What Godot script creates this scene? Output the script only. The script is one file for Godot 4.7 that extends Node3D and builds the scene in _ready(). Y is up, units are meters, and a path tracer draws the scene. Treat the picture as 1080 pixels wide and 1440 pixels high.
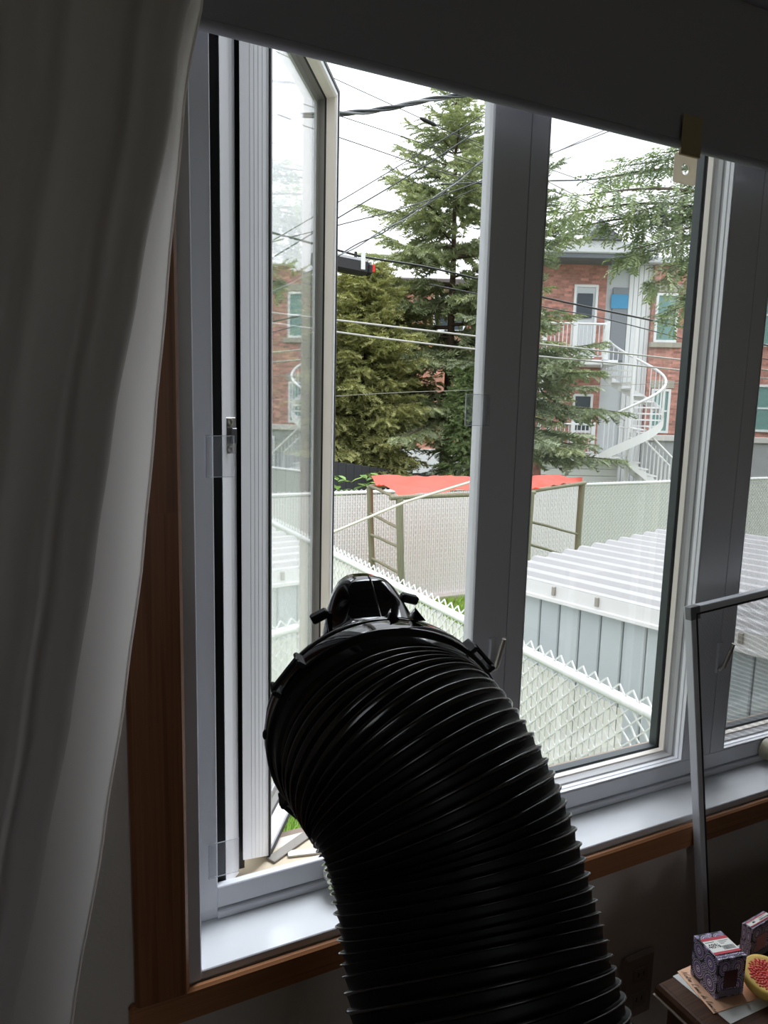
extends Node3D

# ---------------------------------------------------------------- helpers
var names := {}
var rng := RandomNumberGenerator.new()

func numbered(called: String) -> String:
	var n: int = names.get(called, 0)
	names[called] = n + 1
	return called if n == 0 else "%s_%03d" % [called, n]

func tag(o: Node, label: String, category := "", group := "", kind := "") -> Node:
	if label: o.set_meta("label", label)
	if category: o.set_meta("category", category)
	if group: o.set_meta("group", group)
	if kind: o.set_meta("kind", kind)
	return o

func thing(called: String, label: String, category: String, at := Vector3.ZERO, turn := 0.0, group := "") -> Node3D:
	var o := Node3D.new()
	o.name = numbered(called)
	add_child(o)
	o.position = at
	o.rotation.y = turn
	tag(o, label, category, group)
	return o

func structure(o: Node) -> Node:
	o.set_meta("kind", "structure")
	return o

func st_new() -> SurfaceTool:
	var s := SurfaceTool.new()
	s.begin(Mesh.PRIMITIVE_TRIANGLES)
	return s

func done(s: SurfaceTool) -> ArrayMesh:
	s.generate_normals()
	return s.commit()

func put(called: String, mesh: Mesh, m: Material, parent: Node = self, at := Vector3.ZERO) -> MeshInstance3D:
	var o := MeshInstance3D.new()
	o.mesh = mesh
	o.material_override = m
	if parent == self:
		o.name = numbered(called)
	else:
		var n := called
		var k := 1
		while parent.has_node(n):
			n = "%s_%03d" % [called, k]
			k += 1
		o.name = n
	parent.add_child(o)
	o.position = at
	return o

func many(called: String, mesh: Mesh, m: Material, places: Array, parent: Node, tints := []) -> MultiMeshInstance3D:
	var mm := MultiMesh.new()
	mm.transform_format = MultiMesh.TRANSFORM_3D
	mm.use_colors = tints.size() > 0
	mm.mesh = mesh
	mm.instance_count = places.size()
	for i in places.size():
		mm.set_instance_transform(i, places[i])
		if tints.size() > 0: mm.set_instance_color(i, tints[i])
	var o := MultiMeshInstance3D.new()
	o.multimesh = mm
	o.material_override = m
	o.name = called
	parent.add_child(o, true)
	o.set_meta("kind", "stuff")
	return o

func tri(s: SurfaceTool, a: Vector3, b: Vector3, c: Vector3) -> void:   # counter-clockwise seen from its front
	s.add_vertex(a); s.add_vertex(c); s.add_vertex(b)

func quad(s: SurfaceTool, a: Vector3, b: Vector3, c: Vector3, d: Vector3) -> void:
	tri(s, a, b, c); tri(s, a, c, d)

func quad_uv(s: SurfaceTool, p: Array, u: Array) -> void:
	for i in [0, 2, 1, 0, 3, 2]:
		s.set_uv(u[i]); s.add_vertex(p[i])

func box(s: SurfaceTool, lo: Vector3, hi: Vector3, bev := 0.0, xf := Transform3D()) -> void:
	# box with chamfered edges, flat shaded
	s.set_smooth_group(-1)
	var c := (lo + hi) * 0.5
	var h := (hi - lo) * 0.5
	var b := minf(bev, minf(h.x, minf(h.y, h.z)) * 0.9)
	var f := func(sx: int, sy: int, sz: int, ax: int) -> Vector3:
		var v := Vector3(sx * h.x, sy * h.y, sz * h.z)
		for k in 3:
			if k != ax: v[k] -= signf(v[k]) * b
		return xf * (c + v)
	for ax in 3:
		var u := (ax + 1) % 3
		var w := (ax + 2) % 3
		for sg in [-1, 1]:
			var p := []
			for q in [[-1, -1], [1, -1], [1, 1], [-1, 1]]:
				var g := [0, 0, 0]
				g[ax] = sg; g[u] = q[0]; g[w] = q[1]
				p.append(f.call(g[0], g[1], g[2], ax))
			if sg > 0: quad(s, p[0], p[1], p[2], p[3])
			else: quad(s, p[3], p[2], p[1], p[0])
	if b <= 0.0: return
	for ax in 3:   # edges along ax
		var u := (ax + 1) % 3
		var w := (ax + 2) % 3
		for su in [-1, 1]:
			for sw in [-1, 1]:
				var g := [0, 0, 0]
				g[u] = su; g[w] = sw
				g[ax] = -1
				var a0: Vector3 = f.call(g[0], g[1], g[2], u)
				var b0: Vector3 = f.call(g[0], g[1], g[2], w)
				g[ax] = 1
				var a1: Vector3 = f.call(g[0], g[1], g[2], u)
				var b1: Vector3 = f.call(g[0], g[1], g[2], w)
				if su * sw > 0: quad(s, a0, b0, b1, a1)
				else: quad(s, a1, b1, b0, a0)
	for sx in [-1, 1]:
		for sy in [-1, 1]:
			for sz in [-1, 1]:
				var x: Vector3 = f.call(sx, sy, sz, 0)
				var y: Vector3 = f.call(sx, sy, sz, 1)
				var z: Vector3 = f.call(sx, sy, sz, 2)
				if sx * sy * sz > 0: tri(s, x, y, z)
				else: tri(s, x, z, y)

func box_mesh(lo: Vector3, hi: Vector3, bev := 0.0, xf := Transform3D()) -> ArrayMesh:
	var s := st_new()
	box(s, lo, hi, bev, xf)
	return done(s)

func frames(pts: Array) -> Array:   # a parallel-transported frame at each point of a line
	var out := []
	var n := pts.size()
	var up := Vector3.ZERO
	for i in n:
		var t: Vector3 = (pts[mini(i + 1, n - 1)] - pts[maxi(i - 1, 0)]).normalized()
		if i == 0:
			up = Vector3.UP if absf(t.y) < 0.9 else Vector3.RIGHT
		up = (up - t * up.dot(t)).normalized()
		out.append(Basis(up, t.cross(up).normalized(), t))
	return out

func tube(s: SurfaceTool, pts: Array, r, sides := 8, caps := true) -> void:   # r: one radius, or one for each point
	var fr := frames(pts)
	var n := pts.size()
	var ring := func(i: int, k: int) -> Vector3:
		var rad: float = r[i] if r is Array else r
		var a := TAU * k / sides
		return pts[i] + (fr[i].x * cos(a) + fr[i].y * sin(a)) * rad
	s.set_smooth_group(0)
	for i in n - 1:
		for k in sides:
			quad(s, ring.call(i, k), ring.call(i, k + 1), ring.call(i + 1, k + 1), ring.call(i + 1, k))
	if caps:
		s.set_smooth_group(-1)
		for k in sides:
			tri(s, pts[0], ring.call(0, k + 1), ring.call(0, k))
			tri(s, pts[n - 1], ring.call(n - 1, k), ring.call(n - 1, k + 1))

func tube_mesh(pts: Array, r, sides := 8) -> ArrayMesh:
	var s := st_new()
	tube(s, pts, r, sides)
	return done(s)

func prism(s: SurfaceTool, poly: Array, y0: float, y1: float) -> void:   # (x, z) outline, counter-clockwise seen from above with z down the page reversed; both ways drawn alike
	s.set_smooth_group(-1)
	var area := 0.0
	var n := poly.size()
	for i in n:
		var a: Vector2 = poly[i]
		var b: Vector2 = poly[(i + 1) % n]
		area += a.x * b.y - b.x * a.y
	var p := poly.duplicate()
	if area > 0: p.reverse()
	for i in n:
		var a: Vector2 = p[i]
		var b: Vector2 = p[(i + 1) % n]
		quad(s, Vector3(a.x, y0, a.y), Vector3(b.x, y0, b.y), Vector3(b.x, y1, b.y), Vector3(a.x, y1, a.y))
	var ids := Geometry2D.triangulate_polygon(PackedVector2Array(p))
	for i in range(0, ids.size(), 3):
		var a: Vector2 = p[ids[i]]
		var b: Vector2 = p[ids[i + 1]]
		var c: Vector2 = p[ids[i + 2]]
		if (b - a).cross(c - a) > 0:
			var t := b
			b = c
			c = t
		tri(s, Vector3(a.x, y1, a.y), Vector3(b.x, y1, b.y), Vector3(c.x, y1, c.y))
		tri(s, Vector3(a.x, y0, a.y), Vector3(c.x, y0, c.y), Vector3(b.x, y0, b.y))

func ring_frame(s: SurfaceTool, x0: float, x1: float, y0: float, y1: float, prof: Array, closed := true) -> void:
	# a mitred picture-frame: prof holds (inset from the outer edge, z); runs so that its right-hand side is outside
	s.set_smooth_group(-1)
	var n := prof.size()
	var corner := func(k: int, p: Vector2) -> Vector3:
		match k % 4:
			0: return Vector3(x0 + p.x, y0 + p.x, p.y)
			1: return Vector3(x1 - p.x, y0 + p.x, p.y)
			2: return Vector3(x1 - p.x, y1 - p.x, p.y)
		return Vector3(x0 + p.x, y1 - p.x, p.y)
	for i in (n if closed else n - 1):
		var a: Vector2 = prof[i]
		var b: Vector2 = prof[(i + 1) % n]
		for k in 4:
			quad(s, corner.call(k, a), corner.call(k + 1, a), corner.call(k + 1, b), corner.call(k, b))

func lathe(s: SurfaceTool, prof: Array, sides := 24, xf := Transform3D(), sharp := false) -> void:   # (radius, y)
	s.set_smooth_group(-1 if sharp else 0)
	var at := func(p: Vector2, k: int) -> Vector3:
		var a := TAU * k / sides
		return xf * Vector3(p.x * cos(a), p.y, p.x * sin(a))
	for i in prof.size() - 1:
		for k in sides:
			var a: Vector2 = prof[i]
			var b: Vector2 = prof[i + 1]
			if a.x > 0.00001: tri(s, at.call(a, k), at.call(b, k), at.call(a, k + 1))
			if b.x > 0.00001: tri(s, at.call(a, k + 1), at.call(b, k), at.call(b, k + 1))

func catmull(p: Array, steps: int) -> Array:
	var out := []
	for i in p.size() - 1:
		var a: Vector3 = p[maxi(i - 1, 0)]
		var b: Vector3 = p[i]
		var c: Vector3 = p[i + 1]
		var d: Vector3 = p[mini(i + 2, p.size() - 1)]
		for k in steps:
			out.append(b.cubic_interpolate(c, a, d, float(k) / steps))
	out.append(p[p.size() - 1])
	return out

func mat(r: float, g: float, b: float, rough := 0.6, metal := 0.0, spec := 0.5) -> StandardMaterial3D:   # sRGB 0..1
	var m := StandardMaterial3D.new()
	m.albedo_color = Color(r, g, b)
	m.roughness = rough
	m.metallic = metal
	m.metallic_specular = spec
	return m

func noise(seed_: int, freq: float, oct := 3) -> FastNoiseLite:
	var n := FastNoiseLite.new()
	n.seed = seed_
	n.frequency = freq
	n.noise_type = FastNoiseLite.TYPE_SIMPLEX_SMOOTH
	n.fractal_octaves = oct
	return n

func tex(im: Image) -> ImageTexture:
	return ImageTexture.create_from_image(im)

func paint(w: int, h: int, f: Callable) -> ImageTexture:
	var im := Image.create(w, h, false, Image.FORMAT_RGB8)
	for y in h:
		for x in w:
			im.set_pixel(x, y, f.call(x, y))
	return tex(im)

func tri_map(m: StandardMaterial3D, t: Texture2D, scale: Vector3, world := true) -> StandardMaterial3D:
	m.albedo_texture = t
	m.uv1_triplanar = true
	m.uv1_world_triplanar = world
	m.uv1_scale = scale
	return m

func wood_tex(dark: Color, light: Color, seed_: int, along_y: bool) -> ImageTexture:
	var n := noise(seed_, 0.02)
	var n2 := noise(seed_ + 5, 0.09)
	return paint(256, 256, func(x: int, y: int) -> Color:
		var u := x if along_y else y
		var v := y if along_y else x
		var g := n.get_noise_2d(u * 2.2, v * 0.16) * 0.5 + 0.5
		var k := n2.get_noise_2d(u * 3.0, v * 0.12) * 0.5 + 0.5
		var r := 0.5 + 0.5 * sin((g * 14.0) + k * 2.0)
		return dark.lerp(light, clampf(0.25 * r + 0.5 * g + 0.3 * k, 0, 1)))

# ---------------------------------------------------------------- materials
var white: StandardMaterial3D
var white2: StandardMaterial3D
var cream: StandardMaterial3D
var rubber: StandardMaterial3D
var glass: StandardMaterial3D
var film: StandardMaterial3D
var steel: StandardMaterial3D
var sill_mat: StandardMaterial3D
var wood_v: StandardMaterial3D
var wood_h: StandardMaterial3D
var wall_mat: StandardMaterial3D
var gloss_black: StandardMaterial3D
var hose_black: StandardMaterial3D
var white_metal: StandardMaterial3D
var bark: StandardMaterial3D
var wire_dark: StandardMaterial3D
var wire_white: StandardMaterial3D

func clear(r: float, g: float, b: float, a: float, rough := 0.02) -> StandardMaterial3D:
	var m := mat(r, g, b, rough)
	m.transparency = BaseMaterial3D.TRANSPARENCY_ALPHA
	m.albedo_color.a = a
	m.cull_mode = BaseMaterial3D.CULL_DISABLED
	return m

func make_materials() -> void:
	white = mat(0.93, 0.935, 0.95, 0.42)
	white2 = mat(0.9, 0.905, 0.925, 0.4)
	cream = mat(0.93, 0.9, 0.86, 0.45)
	rubber = mat(0.055, 0.058, 0.062, 0.55)
	glass = clear(0.8, 0.88, 0.86, 0.035)
	film = clear(0.9, 0.92, 0.95, 0.07, 0.12)
	steel = mat(0.68, 0.66, 0.63, 0.4, 0.85)
	sill_mat = mat(0.88, 0.89, 0.9, 0.22)
	wood_v = tri_map(mat(1, 1, 1, 0.36), wood_tex(Color(0.45, 0.28, 0.18), Color(0.68, 0.46, 0.31), 3, true), Vector3(6, 1.4, 6))
	wood_h = tri_map(mat(1, 1, 1, 0.36), wood_tex(Color(0.56, 0.37, 0.24), Color(0.8, 0.57, 0.4), 4, false), Vector3(1.4, 6, 6))
	wall_mat = mat(0.85, 0.82, 0.785, 0.85)
	var wn := NoiseTexture2D.new()
	wn.width = 256; wn.height = 256; wn.seamless = true; wn.as_normal_map = true; wn.bump_strength = 1.0
	wn.noise = noise(8, 0.12)
	wall_mat.normal_enabled = true; wall_mat.normal_texture = wn; wall_mat.normal_scale = 0.25
	wall_mat.uv1_triplanar = true; wall_mat.uv1_world_triplanar = true; wall_mat.uv1_scale = Vector3(5, 5, 5)
	gloss_black = mat(0.035, 0.035, 0.04, 0.07)
	hose_black = mat(0.035, 0.036, 0.042, 0.5, 0.0, 0.35)
	white_metal = mat(0.88, 0.885, 0.88, 0.5)
	bark = mat(0.3, 0.25, 0.2, 0.95)
	wire_dark = mat(0.2, 0.21, 0.22, 0.6)
	wire_white = mat(0.64, 0.64, 0.62, 0.5)

# ---------------------------------------------------------------- scene
func _ready() -> void:
	rng.seed = 7
	# camera
	var cam := Camera3D.new()
	cam.name = "camera"
	cam.fov = 70.44
	cam.near = 0.02
	cam.far = 300.0
	cam.transform = Transform3D(Basis(Vector3(0.89646706, 0.02404665, 0.44245742), Vector3(0.04366084, 0.98887386, -0.14220488), Vector3(-0.44095413, 0.14680005, 0.88544294)).orthonormalized(), Vector3(0, 1.55, 0.9))
	add_child(cam)
	cam.current = true
	# sky: bright, even overcast
	var n := noise(21, 1.6, 4)
	var im := Image.create(512, 256, false, Image.FORMAT_RGBF)
	for y in 256:
		var el := PI * (0.5 - (y + 0.5) / 256.0)
		for x in 512:
			var az := TAU * (x + 0.5) / 512.0
			var d := Vector3(cos(el) * cos(az), sin(el), cos(el) * sin(az))
			var cl := n.get_noise_3d(d.x, d.y * 2.6, d.z)
			var k := 0.78 * (1.0 + 2.0 * maxf(0.0, sin(el))) * (1.0 + 0.12 * cl)
			var tint := Color(0.9, 0.955, 1.05).lerp(Color(0.96, 0.985, 1.02), clampf(0.5 + cl, 0, 1))
			im.set_pixel(x, y, Color(tint.r * k, tint.g * k, tint.b * k))
	var pan := PanoramaSkyMaterial.new()
	pan.panorama = tex(im)
	var sky := Sky.new()
	sky.sky_material = pan
	var env := Environment.new()
	env.background_mode = Environment.BG_SKY
	env.sky = sky
	env.tonemap_mode = Environment.TONE_MAPPER_LINEAR
	env.tonemap_exposure = 1.6
	env.sdfgi_enabled = true
	env.ssao_enabled = true
	env.ssil_enabled = true
	var we := WorldEnvironment.new()
	we.name = "world_environment"
	we.environment = env
	add_child(we)
	# the sun, spread wide by the cloud it stands behind
	var sun := DirectionalLight3D.new()
	sun.name = "sun"
	sun.light_energy = 0.72
	sun.light_color = Color(0.94, 0.965, 1.0)
	sun.light_angular_distance = 34.0
	sun.shadow_enabled = true
	sun.sky_mode = DirectionalLight3D.SKY_MODE_LIGHT_ONLY
	add_child(sun)
	sun.look_at_from_position(Vector3.ZERO, Vector3(-0.46, -0.82, 0.34))
	make_materials()
	build_room()
	build_window()
	build_outdoor_ground()
	build_near_fence()
	build_far_fence()
	build_shed()
	build_trellis()
	build_houses()
	build_trees()
	build_wires()
	build_blind()
	build_curtain()
	build_hose()
	build_screen()
	build_table()
	build_small()

# ---------------------------------------------------------------- room
const WX0 := 0.169
const WX1 := 2.1
const WY0 := 0.85
const WY1 := 2.23
const WZ := 0.085

func build_room() -> void:
	var s := st_new()   # the window wall, with its opening
	box(s, Vector3(-1.5, 0, -0.16), Vector3(WX0 - 0.018, 2.5, WZ))
	box(s, Vector3(WX1 + 0.018, 0, -0.16), Vector3(3.2, 2.5, WZ))
	box(s, Vector3(WX0 - 0.018, 0, -0.16), Vector3(WX1 + 0.018, WY0 - 0.012, WZ))
	box(s, Vector3(WX0 - 0.018, WY1 + 0.018, -0.16), Vector3(WX1 + 0.018, 2.5, WZ))
	structure(put("wall_front", done(s), wall_mat))
	structure(put("wall_left", box_mesh(Vector3(-1.6, 0, -0.16), Vector3(-1.5, 2.5, 3.9)), wall_mat))
	structure(put("wall_right", box_mesh(Vector3(3.2, 0, -0.16), Vector3(3.3, 2.5, 3.9)), wall_mat))
	s = st_new()
	box(s, Vector3(-1.5, 0, 3.8), Vector3(-0.6, 2.5, 3.9))
	box(s, Vector3(0.6, 0, 3.8), Vector3(3.2, 2.5, 3.9))
	box(s, Vector3(-0.6, 0, 3.8), Vector3(0.6, 0.9, 3.9))
	box(s, Vector3(-0.6, 2.1, 3.8), Vector3(0.6, 2.5, 3.9))
	structure(put("wall_back", done(s), wall_mat))
	structure(put("ceiling", box_mesh(Vector3(-1.6, 2.5, -0.16), Vector3(3.3, 2.6, 3.9)), mat(0.75, 0.74, 0.72, 0.9)))
	structure(put("floor", box_mesh(Vector3(-1.6, -0.1, -0.16), Vector3(3.3, 0.0, 3.9)), tri_map(mat(1, 1, 1, 0.4), wood_tex(Color(0.22, 0.13, 0.08), Color(0.4, 0.26, 0.16), 9, false), Vector3(1, 1, 5))))
	# white jamb lining and sill board of the recess
	var j := st_new()
	box(j, Vector3(WX0 - 0.018, WY0 - 0.012, -0.1), Vector3(WX0, WY1 + 0.018, WZ + 0.001), 0.0015)
	box(j, Vector3(WX1, WY0 - 0.012, -0.1), Vector3(WX1 + 0.018, WY1 + 0.018, WZ + 0.001), 0.0015)
	box(j, Vector3(WX0, WY1, -0.1), Vector3(WX1, WY1 + 0.018, WZ + 0.001), 0.0015)
	tag(structure(put("trim_1", done(j), white2)), "pale painted lining boards round the window recess")
	tag(structure(put("trim_2", box_mesh(Vector3(WX0, WY0 - 0.012, -0.02), Vector3(WX1, WY0, WZ), 0.0012), sill_mat)), "smooth white window sill board below the frame")
	# wooden casing
	var a := st_new()
	box(a, Vector3(0.089, 0.838, WZ), Vector3(0.151, 2.31, 0.103), 0.004)
	tag(structure(put("trim_3", done(a), wood_v)), "red-brown wooden upright casing beside the curtain")
	var b := st_new()
	box(b, Vector3(0.082, 0.795, WZ), Vector3(2.2, 0.838, 0.096), 0.003)
	tag(structure(put("trim_4", done(b), wood_h)), "red-brown wooden casing below the white sill")
	tag(structure(put("trim_5", box_mesh(Vector3(0.151, 2.249, WZ), Vector3(2.2, 2.31, 0.103), 0.004), wood_h)), "wooden head casing above the blind")
	tag(structure(put("baseboard_front", box_mesh(Vector3(-1.5, 0, WZ), Vector3(3.2, 0.11, 0.1), 0.004), wood_h)), "wooden baseboard along the window wall")
	# outlet
	var t := thing("wall_outlet", "dark unlit wall outlet cover beside the hose under the sill", "outlet", Vector3(0.917, 0.56, WZ))
	put("cover", box_mesh(Vector3(-0.036, -0.062, 0), Vector3(0.036, 0.062, 0.012), 0.006), mat(0.62, 0.58, 0.56, 0.4), t)
	for y in [-0.024, 0.024]:
		var sock := put("socket", box_mesh(Vector3(-0.017, y - 0.014, 0.0115), Vector3(0.017, y + 0.014, 0.0145), 0.0025), mat(0.56, 0.53, 0.51, 0.4), t)
		var sl := st_new()
		for x in [-0.006, 0.006]:
			box(sl, Vector3(x - 0.001, y - 0.002, 0.0143), Vector3(x + 0.001, y + 0.006, 0.0148))
		put("slots", done(sl), rubber, sock)

# ---------------------------------------------------------------- window
const FY0 := 0.85     # bottom of the vinyl frame
const OY0 := 0.895    # bottom of the openings
const OY1 := 2.105

func build_window() -> void:
	var w := Node3D.new()
	w.name = "window_1"
	add_child(w)
	structure(w)
	tag(w, "white vinyl window with its left casement swung open")
	# front members: left stile, bottom rail, head, two mullions, right stile
	var s := st_new()
	box(s, Vector3(WX0, FY0, -0.0125), Vector3(0.210, WY1, 0.0), 0.0012)
	put("frame_stile", done(s), white2, w)
	s = st_new()
	box(s, Vector3(0.209, 0.864, -0.0125), Vector3(2.05, OY0, 0.0), 0.0012)
	box(s, Vector3(0.209, FY0, -0.03), Vector3(2.05, 0.862, 0.004), 0.0015)
	box(s, Vector3(0.21, 0.8605, -0.03), Vector3(2.05, 0.8655, -0.004))
	put("bottom_rail", done(s), white2, w)
	put("head_rail", box_mesh(Vector3(0.209, OY1, -0.0125), Vector3(2.05, WY1, 0.0), 0.0012), white2, w)
	put("frame_stile", box_mesh(Vector3(2.02, FY0, -0.0125), Vector3(2.1, WY1, 0.0), 0.0012), white2, w)
	for m in [[0.6045, 0.701], [1.092, 1.204]]:
		s = st_new()
		var a: float = m[0]
		var b: float = m[1]
		var g := a + (b - a) * 0.66
		prism(s, [Vector2(a, -0.0125), Vector2(a, -0.003), Vector2(a + 0.0015, 0.0), Vector2(g, 0.0), Vector2(g, -0.0025), Vector2(g + 0.0016, -0.0025), Vector2(g + 0.0016, 0.0), Vector2(b - 0.001, 0.0), Vector2(b, -0.001), Vector2(b, -0.078), Vector2(a + 0.035, -0.078), Vector2(a + 0.035, -0.0125)], OY0, OY1)
		put("mullion", done(s), white2, w)
	# pocket behind the open sash: back strips, gaskets, sloping pocket floor
	s = st_new()
	prism(s, [Vector2(0.2245, -0.0135), Vector2(0.2335, -0.0275), Vector2(0.2337, -0.029), Vector2(0.243, -0.0432), Vector2(0.2432, -0.0445), Vector2(0.2538, -0.056), Vector2(0.2538, -0.075), Vector2(0.2245, -0.075)], 0.869, OY1)
	put("jamb_strip", done(s), white, w)
	s = st_new()
	box(s, Vector3(0.2095, 0.87, -0.07), Vector3(0.2238, OY1, -0.0145))
	box(s, Vector3(0.2538, 0.86, -0.098), Vector3(0.268, OY1, -0.0765))
	put("weatherstrip", done(s), rubber, w)
	put("jamb_back", box_mesh(Vector3(WX0, 0.86, -0.13), Vector3(0.262, OY1, -0.1)), white2, w)
	put("track_floor", box_mesh(Vector3(0.205, 0.8, -0.13), Vector3(0.62, 0.8415, -0.013)), mat(0.8, 0.74, 0.64, 0.7), w)
	put("outside_sill", box_mesh(Vector3(0.1, 0.75, -0.235), Vector3(2.2, 0.8, -0.13), 0.004), mat(0.56, 0.5, 0.45, 0.9), w)
	# hinge hardware
	var bar := func(a: Vector3, b: Vector3, wd: float, th: float) -> ArrayMesh:
		var d := b - a
		var bs := Basis(d.normalized(), Vector3.UP, d.normalized().cross(Vector3.UP))
		return box_mesh(Vector3(0, -th, -wd), Vector3(d.length(), th, wd), 0.0006, Transform3D(bs, a))
	put("hinge_arm", bar.call(Vector3(0.315, 0.844, -0.1), Vector3(0.47, 0.844, -0.185), 0.009, 0.0015), mat(0.5, 0.48, 0.45, 0.5, 0.3), w)
	put("hinge_track", bar.call(Vector3(0.345, 0.8435, -0.105), Vector3(0.47, 0.8435, -0.075), 0.008, 0.0015), steel, w)
	put("hinge_pin", box_mesh(Vector3(0.42, 0.8445, -0.092), Vector3(0.436, 0.849, -0.082), 0.002), steel, w)
	# strike plate on the jamb strip
	var px := Transform3D(Basis(Vector3(0.85, 0, -0.527), Vector3.UP, Vector3(0.527, 0, 0.85)), Vector3(0.2375, 1.505, -0.0335))
	var k := put("strike_plate", box_mesh(Vector3(-0.0115, -0.0235, 0), Vector3(0.0115, 0.0235, 0.002), 0.0008), steel, w)
	k.transform = px
	for y in [-0.018, 0.018]:
		var sc := st_new()
		lathe(sc, [Vector2(0.0055, 0.0), Vector2(0.0055, 0.001), Vector2(0.004, 0.0018), Vector2(0.002, 0.001), Vector2(0.0, 0.001)], 12, Transform3D(Basis(Vector3.RIGHT, PI / 2), Vector3(0, y, 0.002)))
		put("screw", done(sc), steel, k)
	put("catch", box_mesh(Vector3(0.001, -0.01, 0.0015), Vector3(0.0105, 0.01, 0.006), 0.001), mat(0.42, 0.42, 0.43, 0.4, 0.5), k)
	# fixed lights: deep fluted reveal, gasket, double pane
	for f in [[0.701, 1.092], [1.204, 2.02]]:
		var x0: float = f[0]
		var x1: float = f[1]
		s = st_new()
		ring_frame(s, x0, x1, OY0, OY1, [Vector2(0.0, 0.0), Vector2(0.0025, -0.0005), Vector2(0.0025, -0.007), Vector2(0.0005, -0.008), Vector2(0.003, -0.009), Vector2(0.003, -0.016), Vector2(-0.001, -0.017)], false)
		put("fluted_reveal", done(s), white, w)
		s = st_new()
		ring_frame(s, x0, x1, OY0, OY1, [Vector2(-0.001, -0.017), Vector2(-0.001, -0.024), Vector2(0.0015, -0.0245), Vector2(0.0015, -0.033), Vector2(-0.001, -0.034), Vector2(0.001, -0.042)], false)
		put("fluted_reveal", done(s), mat(0.7, 0.7, 0.7, 0.5), w)
		s = st_new()
		ring_frame(s, x0, x1, OY0, OY1, [Vector2(0.001, -0.042), Vector2(0.0035, -0.043), Vector2(0.0035, -0.054), Vector2(-0.001, -0.055)], false)
		put("glazing_bead", done(s), cream, w)
		s = st_new()
		ring_frame(s, x0, x1, OY0, OY1, [Vector2(-0.001, -0.055), Vector2(0.0, -0.062)], false)
		put("gasket", done(s), rubber, w)
		s = st_new()
		ring_frame(s, x0, x1, OY0, OY1, [Vector2(0.0, -0.062), Vector2(0.003, -0.063), Vector2(0.003, -0.079), Vector2(-0.02, -0.08), Vector2(-0.02, -0.1)], false)
		put("spacer", done(s), mat(0.26, 0.29, 0.3, 0.5), w)
		put("pane", box_mesh(Vector3(x0 - 0.004, OY0 - 0.004, -0.0805), Vector3(x1 + 0.004, OY1 + 0.004, -0.0795)), glass, w)
	# open casement sash: hinged on the left, swung out
	var sash := Node3D.new()
	sash.name = "sash"
	w.add_child(sash)
	sash.position = Vector3(0.3165, 0.845, -0.11)
	sash.rotation.y = deg_to_rad(56.0)
	sash.set_meta("label", "open casement sash swung outward")
	var L := 0.459
	var H := 1.298
	s = st_new()
	ring_frame(s, 0, L, 0, H, [Vector2(0.0, -0.0406), Vector2(0.0, -0.032), Vector2(0.0012, -0.0315), Vector2(0.0012, -0.0285), Vector2(0.0, -0.028), Vector2(0.0, -0.003), Vector2(0.0045, -0.003), Vector2(0.0045, 0.0), Vector2(0.0125, 0.0), Vector2(0.014, -0.0015)], false)
	ring_frame(s, 0, L, 0, H, [Vector2(0.03, -0.036), Vector2(0.03, -0.0406), Vector2(0.0, -0.0406)], false)
	put("sash_frame", done(s), white, sash)
	s = st_new()
	ring_frame(s, 0, L, 0, H, [Vector2(0.014, -0.0015), Vector2(0.016, -0.004), Vector2(0.017, -0.019), Vector2(0.018, -0.0195)], false)
	put("glazing_bead", done(s), cream, sash)
	s = st_new()
	ring_frame(s, 0, L, 0, H, [Vector2(0.0, -0.003), Vector2(-0.002, -0.002), Vector2(-0.002, 0.002), Vector2(0.0045, 0.002), Vector2(0.0045, -0.003)], true)
	ring_frame(s, 0, L, 0, H, [Vector2(0.018, -0.0195), Vector2(0.0188, -0.0225), Vector2(0.0195, -0.0228)], false)
	put("gasket", done(s), rubber, sash)
	s = st_new()
	ring_frame(s, 0, L, 0, H, [Vector2(0.0195, -0.0228), Vector2(0.021, -0.033), Vector2(0.03, -0.036)], false)
	put("spacer", done(s), mat(0.5, 0.49, 0.47, 0.6), sash)
	for z in [-0.034, -0.0365]:
		put("pane", box_mesh(Vector3(0.02, 0.02, z - 0.0005), Vector3(L - 0.02, H - 0.02, z + 0.0005)), glass, sash)
	s = st_new()
	var stile := func(p: Array) -> void:
		s.set_smooth_group(-1)
		for i in p.size():
			var a: Vector3 = p[i]
			var b: Vector3 = p[(i + 1) % p.size()]
			quad(s, Vector3(b.x, 2.142, b.z), Vector3(b.x, b.y, b.z), Vector3(a.x, a.y, a.z), Vector3(a.x, 2.142, a.z))
		for i in range(1, p.size() - 1):
			tri(s, p[0], p[i + 1], p[i])
	var E0 := Vector3(0.26, 0.888, -0.055)
	var A0 := Vector3(0.3165, 0.846, -0.11)
	var prof2 := [E0]
	for k2 in 5:
		var f2 := 0.3 + k2 * 0.14
		prof2.append(E0.lerp(A0, f2))
		prof2.append(E0.lerp(A0, f2 + 0.006) + Vector3(-0.0003, 0, -0.0003))
		prof2.append(E0.lerp(A0, f2 + 0.018) + Vector3(-0.0003, 0, -0.0003))
		prof2.append(E0.lerp(A0, f2 + 0.024))
	prof2.append_array([A0, Vector3(0.302, 0.852, -0.132), Vector3(0.265, 0.885, -0.075)])
	stile.call(prof2)
	put("hinge_stile", done(s), white, w)
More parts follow.
